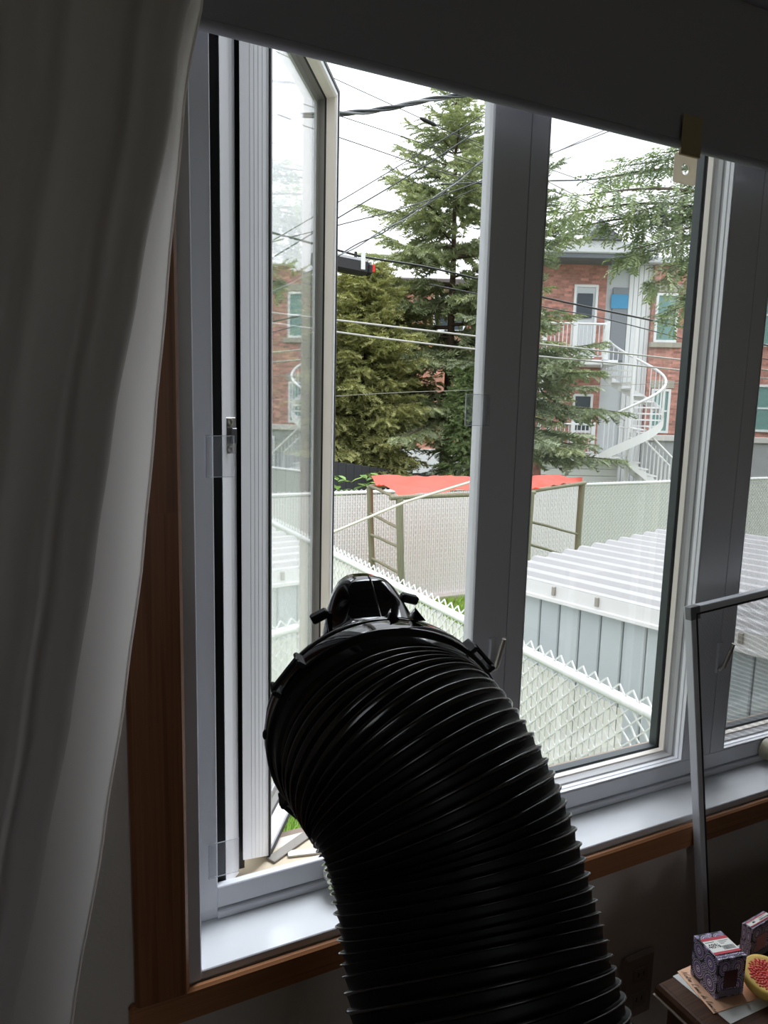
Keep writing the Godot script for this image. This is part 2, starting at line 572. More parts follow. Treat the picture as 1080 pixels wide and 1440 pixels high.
	# lock levers on the mullions, crank handles on the bottom rail
	for p in [Vector3(0.641, 1.165, 0.0), Vector3(1.163, 1.09, 0.0)]:
		var lv := put("lock_lever", box_mesh(Vector3(-0.006, -0.03, 0), Vector3(0.006, 0.03, 0.006), 0.0015), white2, w, p)
		var l2 := st_new()
		tube(l2, [Vector3(0.0, -0.022, 0.006), Vector3(0.0, -0.012, 0.016), Vector3(0.001, 0.015, 0.024), Vector3(0.002, 0.036, 0.03)], [0.005, 0.005, 0.0042, 0.0035], 8)
		put("lever", done(l2), steel, lv)
	for p in [Vector3(0.385, 0.875, 0.003), Vector3(1.33, 0.875, 0.003)]:
		var c := st_new()
		var prof := [Vector2(0.0, 0.034), Vector2(0.01, 0.0335), Vector2(0.017, 0.03), Vector2(0.0205, 0.022), Vector2(0.0215, 0.01), Vector2(0.022, 0.0)]
		lathe(c, prof, 20, Transform3D(Basis(Vector3(1.05, 0, 0), Vector3(0, 0, 1.0), Vector3(0, -1.0, 0)), Vector3.ZERO))
		var crank := put("crank_housing", done(c), mat(0.9, 0.89, 0.86, 0.35) if p.x < 1 else mat(0.72, 0.69, 0.6, 0.4), w, p)
		c = st_new()
		tube(c, [Vector3(0, 0, 0.03), Vector3(0.012, 0.001, 0.036), Vector3(0.05, 0.0, 0.032), Vector3(0.075, -0.004, 0.03)], [0.007, 0.0075, 0.006, 0.006], 10)
		put("crank_handle", done(c), mat(0.88, 0.87, 0.84, 0.35), crank)
	# clear plastic tabs stuck on the frame
	var tabs := [["small clear plastic tab stuck on the mullion edge, half over the open gap", Vector3(0.575, 1.522, 0.0008), 0.042, 0.046],
		["clear plastic tab on the left jamb below the metal strike plate", Vector3(0.2, 1.455, 0.0008), 0.036, 0.052],
		["clear plastic tab at the bottom left corner of the frame", Vector3(0.197, 0.912, 0.0008), 0.042, 0.05]]
	for d in tabs:
		var tb := thing("plastic_tab", d[0], "plastic tab", d[1], 0.0, "clear plastic tabs stuck on the window frame")
		put("film", box_mesh(Vector3(0, 0, 0), Vector3(d[2], d[3], 0.0006)), film, tb)
		s = st_new()
		ring_frame(s, 0, d[2], 0, d[3], [Vector2(0, -0.0001), Vector2(0, 0.0011), Vector2(0.0009, 0.0011), Vector2(0.0009, -0.0001)], true)
		put("film_edge", done(s), clear(0.95, 0.96, 0.98, 0.35, 0.2), tb)

# ---------------------------------------------------------------- outdoors
func build_outdoor_ground() -> void:
	var n1 := noise(31, 0.03)
	var n2 := noise(32, 0.2)
	var t := paint(256, 256, func(x: int, y: int) -> Color:
		var k := clampf(0.5 + 0.6 * n1.get_noise_2d(x, y) + 0.4 * n2.get_noise_2d(x, y), 0, 1)
		return Color(0.33, 0.35, 0.24).lerp(Color(0.46, 0.48, 0.33), k))
	var m := tri_map(mat(1, 1, 1, 0.95), t, Vector3(0.7, 0.7, 0.7))
	structure(put("ground", box_mesh(Vector3(-30, -1.3, -60), Vector3(50, -1.0, 30)), m))
	# grass blades where the lawn shows
	var s := st_new()
	s.set_smooth_group(-1)
	for k in 7:
		var a := TAU * k / 7.0 + rng.randf() * 0.5
		var o := Vector3(cos(a), 0, sin(a)) * rng.randf() * 0.02
		var lean := Vector3(cos(a + 1), 0, sin(a + 1)) * rng.randf_range(0.01, 0.04)
		var sd := Vector3(-sin(a), 0, cos(a)) * 0.004
		var h := rng.randf_range(0.05, 0.1)
		quad(s, o - sd, o + sd, o + sd * 0.7 + lean * 0.4 + Vector3(0, h * 0.6, 0), o - sd * 0.7 + lean * 0.4 + Vector3(0, h * 0.6, 0))
		tri(s, o - sd * 0.7 + lean * 0.4 + Vector3(0, h * 0.6, 0), o + sd * 0.7 + lean * 0.4 + Vector3(0, h * 0.6, 0), o + lean + Vector3(0, h, 0))
	var tuft := done(s)
	var gm := mat(1, 1, 1, 0.8)
	gm.vertex_color_use_as_albedo = true
	gm.cull_mode = BaseMaterial3D.CULL_DISABLED
	gm.backlight_enabled = true
	gm.backlight = Color(0.25, 0.3, 0.1)
	var holder := Node3D.new()
	holder.name = "grass"
	add_child(holder)
	tag(holder, "bright green lawn grass below the window and behind the fence", "grass", "", "stuff")
	var pl := []
	var tints := []
	for r in [[-1.6, 1.9, -7.0, -0.6, 26000], [1.96, 7.0, -7.0, -3.4, 16000]]:
		for k in r[4]:
			var p := Vector3(rng.randf_range(r[0], r[1]), -1.0, rng.randf_range(r[2], r[3]))
			pl.append(Transform3D(Basis(Vector3.UP, rng.randf() * TAU).scaled(Vector3.ONE * rng.randf_range(0.6, 1.4)), p))
			var g := rng.randf()
			tints.append(Color(0.25 + 0.15 * g, 0.42 + 0.18 * g, 0.08 + 0.05 * g))
	many("blades", tuft, gm, pl, holder, tints)

func zigzag(height: float, step: float, r: float, teeth: float) -> ArrayMesh:   # one chain-link wire in the plane of x and y
	var s := st_new()
	var pts := []
	var n := int(height / step)
	for k in n + 1:
		pts.append(Vector3(step if k % 2 else 0.0, k * step, (r if k % 2 else -r)))
	s.set_smooth_group(-1)
	for k in n:
		var a: Vector3 = pts[k]
		var b: Vector3 = pts[k + 1]
		var d := (b - a).normalized()
		var u := d.cross(Vector3(0, 0, 1)).normalized() * r
		var v := Vector3(0, 0, r)
		quad(s, a + u + v, b + u + v, b - u + v, a - u + v)
		quad(s, a - u - v, b - u - v, b + u - v, a + u - v)
		quad(s, a - u + v, b - u + v, b - u - v, a - u - v)
		quad(s, a + u - v, b + u - v, b + u + v, a + u + v)
	return done(s)

func build_near_fence() -> void:
	var f := thing("chain_link_fence", "white chain-link fence with slats running away from the window beside the shed", "fence", Vector3(1.93, -1.0, 0.0))
	var rail := st_new()
	tube(rail, [Vector3(0, 1.5, -0.5), Vector3(0, 1.495, -3.0), Vector3(0, 1.5, -7.0)], 0.021, 10)
	put("top_rail", done(rail), white_metal, f)
	for z in [-0.55, -2.35, -4.6, -7.0]:
		var p := st_new()
		tube(p, [Vector3(0.03, 0, z), Vector3(0.03, 1.46, z)], 0.026, 10)
		lathe(p, [Vector2(0.0, 1.49), Vector2(0.02, 1.485), Vector2(0.03, 1.47), Vector2(0.03, 1.45)], 10, Transform3D(Basis(), Vector3(0.03, 0, z)))
		put("post", done(p), white_metal, f)
	var slat := box_mesh(Vector3(-0.0008, 0.04, -0.0135), Vector3(0.0008, 1.46, 0.0135))
	var sm := [mat(0.885, 0.875, 0.85, 0.55), mat(0.86, 0.85, 0.825, 0.55), mat(0.9, 0.89, 0.87, 0.55)]
	var z := -0.98
	var rest := []
	while z > -7.0:
		if z > -5.0:
			var o := put("slat", slat, sm[rng.randi() % 3], f, Vector3(0, 0, z))
			o.rotation.y = rng.randf_range(-0.04, 0.04)
		else: rest.append(Transform3D(Basis(), Vector3(0, 0, z)))
		z -= 0.033
	many("far_slats", slat, sm[0], rest, f)
	var wire := zigzag(1.56, 0.033, 0.0028, 0.04)
	var pl := []
	for k in 197:
		var zz := -0.5 - k * 0.033
		var b := Basis(Vector3.UP, PI / 2)
		if k % 2: b = b * Basis.from_scale(Vector3(-1, 1, 1))
		pl.append(Transform3D(b, Vector3(0, 0, zz if k % 2 == 0 else zz - 0.033)))
	many("wire_mesh", wire, white_metal, pl, f)

func build_far_fence() -> void:
	# along the far side of the yard: white slats on the left, grey-green slats on the right
	for q in [[-2.6, 7.15, "white slatted chain-link fence across the far end of the yard behind the trellis", mat(0.885, 0.875, 0.875, 0.6)], [7.15, 12.5, "pale grey-green slatted chain-link fence right of the trellis, behind the shed roof", mat(0.755, 0.77, 0.735, 0.6)]]:
		var x0: float = q[0]
		var x1: float = q[1]
		var f := thing("chain_link_fence", q[2], "fence", Vector3(x0, -1.0, -7.1))
		var L := x1 - x0
		var r := st_new()
		tube(r, [Vector3(0, 1.48, 0), Vector3(L, 1.48, 0)], 0.022, 8)
		put("top_rail", done(r), white_metal, f)
		for k in int(L / 2.3) + 1:
			put("post", tube_mesh([Vector3(k * 2.3 + 0.04, 0, -0.03), Vector3(k * 2.3 + 0.04, 1.47, -0.03)], 0.026, 8), white_metal, f)
		put("curb", box_mesh(Vector3(0, -0.05, -0.06), Vector3(L, 0.09, 0.1), 0.01), mat(0.72, 0.71, 0.68, 0.9), f)
		var slat := box_mesh(Vector3(-0.0135, 0.09, -0.003), Vector3(0.0135, 1.45, 0.003))
		var a := []
		for k in int(L / 0.033):
			a.append(Transform3D(Basis(Vector3.UP, rng.randf_range(-0.1, 0.1)), Vector3(k * 0.033, 0, 0)))
		many("slats", slat, q[3], a, f)
		var wire := zigzag(1.52, 0.033, 0.0024, 0.03)
		var pl := []
		for k in int(L / 0.033):
			var b := Basis() if k % 2 == 0 else Basis.from_scale(Vector3(-1, 1, 1))
			pl.append(Transform3D(b, Vector3(k * 0.033 + (0.033 if k % 2 else 0.0), 0, 0.004)))
		many("wire_mesh", wire, white_metal, pl, f)
	# dark board fence of the next yard
	var d := thing("board_fence", "dark charcoal board fence sloping down behind the white fence", "fence", Vector3.ZERO)
	var dm := mat(0.2, 0.205, 0.215, 0.7)
	var a0 := Vector3(-0.2, 0, -7.6)
	var a1 := Vector3(6.6, 0, -9.6)
	var n := 46
	for k in n:
		var t := (k + 0.5) / n
		var p := a0.lerp(a1, t)
		var h := lerpf(0.86, 0.32, clampf((t - 0.48) / 0.52, 0.0, 1.0))
		var bs := Basis(Vector3.UP, -atan2(a1.z - a0.z, a1.x - a0.x))
		put("board", box_mesh(Vector3(-0.075, -1.0, -0.012), Vector3(0.075, h, 0.012), 0.004, Transform3D(bs, p)), dm, d)

func build_shed() -> void:
	# local x runs back from the eave (away from the fence), local -z along the ridge lines
	var t := thing("shed", "grey metal garden shed with white corrugated roof beyond the near fence", "shed", Vector3(2.62, -1.0, -1.9), deg_to_rad(14.4))
	var wm := mat(0.735, 0.765, 0.77, 0.5)
	var wm2 := mat(0.72, 0.75, 0.76, 0.5)
	for k in 14:
		var z := -0.62 + k * 0.13
		put("wall_panel", box_mesh(Vector3(0.05, 0, z), Vector3(0.075, 1.52, z + 0.122), 0.006), wm if k % 2 else wm2, t)
	put("wall_backing", box_mesh(Vector3(0.06, 0, -0.62), Vector3(2.2, 1.5, 1.2)), mat(0.45, 0.47, 0.48, 0.7), t)
	var fas := st_new()
	box(fas, Vector3(0.0, 1.515, -0.68), Vector3(0.03, 1.6, 1.23), 0.004)
	box(fas, Vector3(-0.012, 1.5, -0.68), Vector3(0.02, 1.525, 1.23), 0.004)
	put("fascia", done(fas), mat(0.86, 0.86, 0.85, 0.5), t)
	for z in [-0.25, 0.02, 0.75]:
		put("bracket", box_mesh(Vector3(-0.014, 1.54, z), Vector3(0.002, 1.59, z + 0.02), 0.002), mat(0.6, 0.58, 0.54, 0.5), t)
	# corrugated sheets: ribs along z
	var rm := mat(0.585, 0.58, 0.575, 0.5)
	var nx := 14
	var pitch := 0.165
	for k in nx:
		var s := st_new()
		s.set_smooth_group(-1)
		var x := k * pitch
		var pr := [Vector2(0, 0), Vector2(0.05, 0.0), Vector2(0.075, 0.022), Vector2(0.115, 0.022), Vector2(0.14, 0.0), Vector2(0.165, 0.0)]
		var rise := 0.02
		for i in 5:
			var a: Vector2 = pr[i]
			var b: Vector2 = pr[i + 1]
			var ya := 1.6 + a.y + (x + a.x) * rise
			var yb := 1.6 + b.y + (x + b.x) * rise
			quad(s, Vector3(x + a.x, ya, 1.25), Vector3(x + b.x, yb, 1.25), Vector3(x + b.x, yb, -0.7), Vector3(x + a.x, ya, -0.7))
			quad(s, Vector3(x + a.x, ya - 0.004, -0.7), Vector3(x + b.x, yb - 0.004, -0.7), Vector3(x + b.x, yb - 0.004, 1.25), Vector3(x + a.x, ya - 0.004, 1.25))
			quad(s, Vector3(x + b.x, yb, -0.7), Vector3(x + b.x, yb - 0.004, -0.7), Vector3(x + a.x, ya - 0.004, -0.7), Vector3(x + a.x, ya, -0.7))
		put("roof_sheet", done(s), rm, t)

func build_trellis() -> void:
	var t := thing("trellis", "weathered wooden bean trellis frame roofed with red netting in the yard", "trellis", Vector3.ZERO)
	var wm := tri_map(mat(1, 1, 1, 0.9), wood_tex(Color(0.36, 0.36, 0.28), Color(0.58, 0.57, 0.47), 14, true), Vector3(5, 1, 5))
	var A := Vector3(3.45, 0.64, -6.4)
	var B := Vector3(3.2, 0.66, -5.2)
	var C := Vector3(4.76, 0.66, -5.2)
	var Dd := Vector3(5.98, 0.66, -5.8)
	var pole := func(called: String, a: Vector3, b: Vector3, r: float) -> void:
		put(called, tube_mesh([a, a.lerp(b, 0.33) + Vector3(0.004, 0.003, 0), a.lerp(b, 0.66) - Vector3(0.004, 0.0, 0.0), b], [r * 1.05, r, r * 0.95, r], 8), wm, t)
	for p in [[A, Vector3(3.54, -1.0, -6.4)], [B, Vector3(3.29, -1.0, -5.2)], [C, Vector3(4.74, -1.0, -5.2)], [Dd, Vector3(5.97, -1.0, -5.8)]]:
		pole.call("post", p[1], p[0], 0.038)
	pole.call("beam", B + Vector3(-0.1, 0.01, 0), C + Vector3(0.05, 0.01, 0), 0.022)
	pole.call("beam", C + Vector3(-0.08, 0.015, 0), Dd + Vector3(0.05, 0.015, 0), 0.022)
	pole.call("beam", A, B, 0.018)
	pole.call("beam", A, Dd, 0.02)
	pole.call("rung", Vector3(3.46, 0.33, -6.4), Vector3(3.21, 0.37, -5.2), 0.016)
	pole.call("rung", Vector3(3.47, 0.09, -6.4), Vector3(3.23, 0.18, -5.2), 0.016)
	pole.call("rung", Vector3(3.49, -0.19, -6.4), Vector3(3.26, -0.09, -5.2), 0.016)
	pole.call("rung", Vector3(4.76, 0.36, -5.2), Vector3(5.97, 0.05, -5.8), 0.014)
	pole.call("rung", Vector3(4.75, 0.12, -5.2), Vector3(5.97, -0.25, -5.8), 0.014)
	# red netting laid over the top, sagging between the poles
	var s := st_new()
	s.set_smooth_group(0)
	var nn := noise(41, 1.1)
	var pt := func(u: float, v: float) -> Vector3:
		var front := B.lerp(C, u * 1.8) if u < 0.5556 else C.lerp(Dd, (u - 0.5556) / 0.4444)
		var p := A.lerp(Dd, u).lerp(front, v)
		p.y += 0.035 + 0.06 * (1.0 - v) + 0.07 * nn.get_noise_2d(p.x * 1.3, p.z * 1.6) + 0.012 * sin(p.x * 9.0 + p.z * 3.0)
		return p
	var nu := 60
	var nv := 20
	for i in nu:
		for j in nv:
			quad(s, pt.call(float(i) / nu, float(j + 1) / nv), pt.call(float(i + 1) / nu, float(j + 1) / nv), pt.call(float(i + 1) / nu, float(j) / nv), pt.call(float(i) / nu, float(j) / nv))
	var net := mat(0.84, 0.41, 0.345, 0.7)
	net.cull_mode = BaseMaterial3D.CULL_DISABLED
	net.backlight_enabled = true
	net.backlight = Color(0.95, 0.3, 0.22)
	put("netting", done(s), net, t)
	var bp := thing("bamboo_pole", "long pale pole lying from the near fence top across the red netting", "pole", Vector3.ZERO)
	put("pole", tube_mesh([Vector3(1.78, 0.615, -3.72), Vector3(2.9, 0.735, -4.5), Vector3(4.3, 0.83, -5.35)], [0.01, 0.012, 0.014], 8), mat(0.72, 0.7, 0.62, 0.7), bp)

# ---------------------------------------------------------------- houses
func brick_material(c: Color, seed_: int) -> StandardMaterial3D:
	var r := RandomNumberGenerator.new()
	r.seed = seed_
	var tone := []
	for k in 400: tone.append(r.randf())
	var nz := noise(seed_, 0.05)
	var t := paint(256, 256, func(x: int, y: int) -> Color:
		var row := y / 16
		var off := 16 if row % 2 else 0
		var col := ((x + off) % 256) / 32
		if y % 16 < 2 or (x + off) % 32 < 2: return Color(0.6, 0.55, 0.5)
		var k: float = 0.82 + 0.3 * tone[(row * 8 + col) % 400] + 0.1 * nz.get_noise_2d(x, y)
		return Color(c.r * k, c.g * k, c.b * k))
	return tri_map(mat(1, 1, 1, 0.9), t, Vector3(0.55, 0.83, 0.55), false)

func house_window(parent: Node, x0: float, y0: float, x1: float, y1: float, z: float, frame: Material, pane: Material, bars := 1) -> void:
	var s := st_new()
	ring_frame(s, x0, x1, y0, y1, [Vector2(0, 0), Vector2(0, 0.06), Vector2(0.07, 0.06), Vector2(0.07, 0)], true)
	for k in bars:
		var y := lerpf(y0, y1, (k + 1.0) / (bars + 1.0))
		box(s, Vector3(x0 + 0.05, y - 0.025, 0.0), Vector3(x1 - 0.05, y + 0.025, 0.045), 0.005)
	var w := put("window", done(s), frame, parent, Vector3(0, 0, z))
	put("pane", box_mesh(Vector3(x0 + 0.05, y0 + 0.05, 0.0), Vector3(x1 - 0.05, y1 - 0.05, 0.02)), pane, w)

func railing(s: SurfaceTool, a: Vector3, b: Vector3, h: float, gap := 0.11) -> void:
	var d := b - a
	tube(s, [a + Vector3(0, h, 0), b + Vector3(0, h, 0)], 0.03, 6)
	tube(s, [a + Vector3(0, 0.1, 0), b + Vector3(0, 0.1, 0)], 0.02, 6)
	var n := int(Vector2(d.x, d.z).length() / gap)
	for k in n + 1:
		var p := a.lerp(b, float(k) / n)
		tube(s, [p + Vector3(0, 0.1, 0), p + Vector3(0, h, 0)], 0.014, 5, false)

func build_houses() -> void:
	var at := Vector3(9.82, 0.0, -18.79)
	var turn := deg_to_rad(-26.5)
	var red := brick_material(Color(0.72, 0.5, 0.45), 51)
	var pinkish := brick_material(Color(0.72, 0.5, 0.42), 52)
	var wf := mat(0.86, 0.87, 0.87, 0.6)
	var dark := mat(0.2, 0.24, 0.27, 0.15)
	var curtain_pane := mat(0.42, 0.56, 0.54, 0.2)
	var stone := mat(0.63, 0.61, 0.56, 0.9)
	# left house, mostly behind the spruce
	var a := thing("house", "pinkish brick house mostly hidden behind the spruce", "house", at, turn)
	put("wall", box_mesh(Vector3(-26.0, -1.0, -8.0), Vector3(3.5, 4.95, 0.0)), pinkish, a)
	put("roof", box_mesh(Vector3(-26.2, 4.95, -8.2), Vector3(3.55, 5.2, 0.25), 0.03), mat(0.36, 0.33, 0.32, 0.8), a)
	put("foundation", box_mesh(Vector3(-26.05, -1.0, -8.0), Vector3(3.55, 0.25, 0.06)), mat(0.82, 0.83, 0.83, 0.8), a)
	house_window(a, 1.3, 3.7, 2.25, 4.75, 0.0, wf, dark)
	house_window(a, -1.6, 3.6, -0.6, 4.7, 0.0, wf, dark)
	house_window(a, 2.4, -0.75, 3.1, -0.2, 0.06, wf, dark, 0)
	# right house with balconies
	var b := thing("house", "red brick house with white balconies seen through the right pane", "house", at, turn)
	put("wall", box_mesh(Vector3(3.7, -1.0, -8.0), Vector3(6.35, 5.8, 0.0)), red, b)
	put("wall", box_mesh(Vector3(7.7, 0.72, -8.0), Vector3(15.0, 5.75, 0.1)), red, b)
	put("foundation", box_mesh(Vector3(7.7, -1.0, -8.0), Vector3(15.0, 0.72, 0.07)), mat(0.62, 0.63, 0.63, 0.85), b)
	put("stone_band", box_mesh(Vector3(7.7, 0.66, -0.5), Vector3(15.0, 0.84, 0.16), 0.02), mat(0.78, 0.77, 0.75, 0.8), b)
	var sid := mat(0.78, 0.8, 0.81, 0.6)
	put("siding_core", box_mesh(Vector3(6.3, -1.0, -8.0), Vector3(7.72, 5.8, -0.1)), sid, b)
	for k in 34:
		var y := -0.9 + k * 0.195
		put("siding_board", box_mesh(Vector3(6.3, y, -0.1), Vector3(7.0, y + 0.2, -0.06), 0.0, Transform3D(Basis(Vector3.RIGHT, -0.08), Vector3(0, 0, 0.0))), sid, b)
	for k in 5:
		put("siding_panel", box_mesh(Vector3(7.02 + k * 0.137, -0.9, -0.1), Vector3(7.145 + k * 0.137, 5.75, -0.03), 0.01), wf, b)
	put("roof", box_mesh(Vector3(3.6, 5.85, -8.2), Vector3(7.35, 6.2, 1.0), 0.03), mat(0.8, 0.81, 0.82, 0.6), b)
	put("roof_edge", box_mesh(Vector3(7.3, 5.75, -8.2), Vector3(15.2, 5.95, 0.3), 0.03), mat(0.74, 0.75, 0.76, 0.6), b)
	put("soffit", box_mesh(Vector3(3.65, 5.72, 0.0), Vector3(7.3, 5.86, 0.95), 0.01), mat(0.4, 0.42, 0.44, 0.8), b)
	var g := st_new()
	prism(g, [Vector2(5.4, 0.0), Vector2(6.4, 0.0), Vector2(5.75, 0.55)], -0.9, 0.4)
	put("roof_vent", done(g), mat(0.42, 0.43, 0.45, 0.7), b).transform = Transform3D(Basis(Vector3(1, 0, 0), Vector3(0, 0, -1), Vector3(0, 1, 0)), Vector3(0, 6.2, 0.2))
	house_window(b, 7.78, 3.55, 8.45, 4.95, 0.1, wf, curtain_pane)
	put("lintel", box_mesh(Vector3(7.72, 4.98, 0.05), Vector3(8.55, 5.2, 0.14), 0.01), stone, b)
	put("window_ledge", box_mesh(Vector3(7.68, 3.4, 0.05), Vector3(8.6, 3.55, 0.2), 0.01), stone, b)
	house_window(b, 7.85, 0.9, 8.42, 2.2, 0.1, wf, curtain_pane)
	put("lintel", box_mesh(Vector3(7.8, 2.22, 0.05), Vector3(8.5, 2.45, 0.14), 0.01), stone, b)
	house_window(b, 10.6, 3.5, 11.6, 5.3, 0.1, wf, curtain_pane)
	house_window(b, 10.6, 1.0, 11.6, 2.4, 0.1, wf, curtain_pane)
	house_window(b, 8.9, -0.65, 9.6, 0.45, 0.07, wf, dark)
	house_window(b, 5.4, 3.05, 6.1, 5.15, 0.0, wf, mat(0.75, 0.77, 0.78, 0.4), 0)
	put("door_pane", box_mesh(Vector3(5.5, 4.2, 0.05), Vector3(5.95, 4.9, 0.075), 0.01), dark, b)
	put("balcony_door", box_mesh(Vector3(6.55, 3.0, -0.06), Vector3(7.0, 5.1, 0.0), 0.01), mat(0.5, 0.52, 0.54, 0.6), b)
	house_window(b, 5.55, 0.85, 6.15, 2.0, 0.0, wf, dark)
	put("hanging_banner", box_mesh(Vector3(6.5, 4.5, 0.0), Vector3(7.0, 4.9, 0.015), 0.004), mat(0.3, 0.58, 0.74, 0.7), b)
	# balconies
	var b2 := put("balcony", box_mesh(Vector3(3.7, 2.78, 0.0), Vector3(6.45, 2.93, 1.25), 0.02), wf, b)
	var r := st_new()
	railing(r, Vector3(3.75, 2.93, 1.2), Vector3(6.1, 2.93, 1.2), 0.98)
	put("balusters", done(r), wf, b2)
	for x in [4.35, 5.2, 6.1]:
		put("rail_post", box_mesh(Vector3(x - 0.06, 2.93, 1.14), Vector3(x + 0.06, 3.98, 1.26), 0.01), wf, b2)
	var b1 := put("balcony", box_mesh(Vector3(4.4, 0.05, 0.0), Vector3(6.7, 0.22, 1.25), 0.02), wf, b)
	r = st_new()
	railing(r, Vector3(4.6, 0.22, 1.2), Vector3(5.9, 0.22, 1.2), 0.9)
	put("balusters", done(r), wf, b1)
	for x in [4.6, 5.3, 5.88]:
		put("rail_post", box_mesh(Vector3(x - 0.055, 0.2, 1.14), Vector3(x + 0.055, 1.18, 1.26), 0.01), wf, b1)
	for k in 5:
		put("skirt_board", box_mesh(Vector3(4.5, -0.95 + k * 0.2, 1.0), Vector3(6.7, -0.76 + k * 0.2, 1.1), 0.01), mat(0.76, 0.77, 0.75, 0.7), b1)
	put("support_post", box_mesh(Vector3(4.3, 0.2, 1.1), Vector3(4.4, 2.8, 1.2), 0.01), wf, b)
	# spiral stair
	var sp := thing("spiral_stair", "white metal spiral staircase winding down from the upper balcony", "staircase", at, turn)
	var c := Vector3(6.8, 0, 1.55)
	put("pole", tube_mesh([c + Vector3(0, -0.9, 0), c + Vector3(0, 4.1, 0)], 0.05, 10), white_metal, sp)
	var y_top := 2.9
	var y_bot := 0.2
	var R := 0.86
	var n := 16
	var ang := func(k: float) -> float: return PI + TAU * 0.97 * k / n   # starts at the balcony, goes behind, right, in front
	for k in n:
		var a0: float = ang.call(k)
		var a1: float = ang.call(k + 1.05)
		var y := lerpf(y_top, y_bot, (k + 0.5) / n)
		var s := st_new()
		prism(s, [Vector2(0.05 * cos(a0), 0.05 * sin(a0)), Vector2(R * cos(a0), R * sin(a0)), Vector2(R * cos(a1), R * sin(a1)), Vector2(0.05 * cos(a1), 0.05 * sin(a1))], y - 0.02, y + 0.02)
		put("tread", done(s), white_metal, sp, c)
	var band := st_new()
	band.set_smooth_group(0)
	var hand := []
	var sub := 4
	for k in n * sub:
		var f0 := float(k) / sub
		var f1 := float(k + 1) / sub
		var a0: float = ang.call(f0)
		var a1: float = ang.call(f1)
		var y0 := lerpf(y_top, y_bot, f0 / n)
		var y1 := lerpf(y_top, y_bot, f1 / n)
		for rr in [R, R + 0.02]:
			quad(band, c + Vector3(rr * cos(a0), y0 - 0.16, rr * sin(a0)), c + Vector3(rr * cos(a1), y1 - 0.16, rr * sin(a1)), c + Vector3(rr * cos(a1), y1 + 0.1, rr * sin(a1)), c + Vector3(rr * cos(a0), y0 + 0.1, rr * sin(a0)))
		hand.append(c + Vector3(R * cos(a0), y0 + 0.98, R * sin(a0)))
	put("stringer", done(band), white_metal, sp)
	put("handrail", tube_mesh(hand, 0.035, 8), white_metal, sp)
	var bal := st_new()
	for k in range(0, n * sub, 2):
		var f0 := float(k) / sub
		var a0: float = ang.call(f0)
		var y0 := lerpf(y_top, y_bot, f0 / n)
		tube(bal, [c + Vector3(R * cos(a0), y0 - 0.05, R * sin(a0)), c + Vector3(R * cos(a0), y0 + 0.97, R * sin(a0))], 0.013, 5, false)
	put("balusters", done(bal), white_metal, sp)
	# lower straight flight
	var fl := thing("stair_flight", "white straight stair flight with railings below the spiral staircase", "staircase", at, turn)
	for k in 6:
		put("tread", box_mesh(Vector3(6.75 + k * 0.24, 0.1 - k * 0.18, 1.0), Vector3(7.02 + k * 0.24, 0.14 - k * 0.18, 2.0), 0.005), white_metal, fl)
	for z in [1.02, 1.98]:
		put("stringer", box_mesh(Vector3(-0.05, -0.12, -0.02), Vector3(1.85, 0.06, 0.02), 0.005, Transform3D(Basis(Vector3.BACK, -0.64), Vector3(6.75, 0.12, z))), white_metal, fl)
		var s := st_new()
		var p0 := Vector3(6.85, 0.12, z)
		var p1 := Vector3(8.2, -0.92, z)
		tube(s, [p0 + Vector3(-0.2, 0.95, 0), p0 + Vector3(0.25, 0.9, 0), p1 + Vector3(0.0, 0.92, 0), p1 + Vector3(0.02, 0.1, 0)], 0.03, 7)
		put("handrail", done(s), white_metal, fl)
		s = st_new()
		for k in 13:
			var p := p0.lerp(p1, k / 12.0)
			tube(s, [p, p + Vector3(0, 0.92, 0)], 0.013, 5, false)
		put("balusters", done(s), white_metal, fl)

# ---------------------------------------------------------------- trees
func needle_twig(seed_: int, count: int, nl: float, droop: float) -> ArrayMesh:   # a conifer twig one unit long along +x
	var r := RandomNumberGenerator.new()
	r.seed = seed_
	var s := st_new()
	s.set_smooth_group(-1)
	tri(s, Vector3(0, 0, -0.012), Vector3(0, 0, 0.012), Vector3(1, -droop, 0))
	for k in count:
		var t := pow((k + r.randf()) / count, 0.9)
		var o := Vector3(t, -droop * t * t, 0)
		var a := r.randf() * TAU
		var side := Vector3(0, sin(a) * 0.6 + 0.1, cos(a))
		var d := (Vector3(0.75, 0, 0) + side).normalized() * nl * r.randf_range(0.7, 1.2)
		var w := d.cross(Vector3(r.randf() - 0.5, 1, r.randf() - 0.5)).normalized() * nl * 0.16
		tri(s, o - w, o + w, o + d)
	return done(s)

func leaf_mat(back: Color) -> StandardMaterial3D:
	var m := mat(1, 1, 1, 0.75)
	m.vertex_color_use_as_albedo = true
	m.cull_mode = BaseMaterial3D.CULL_DISABLED
	m.backlight_enabled = true
	m.backlight = back
	return m

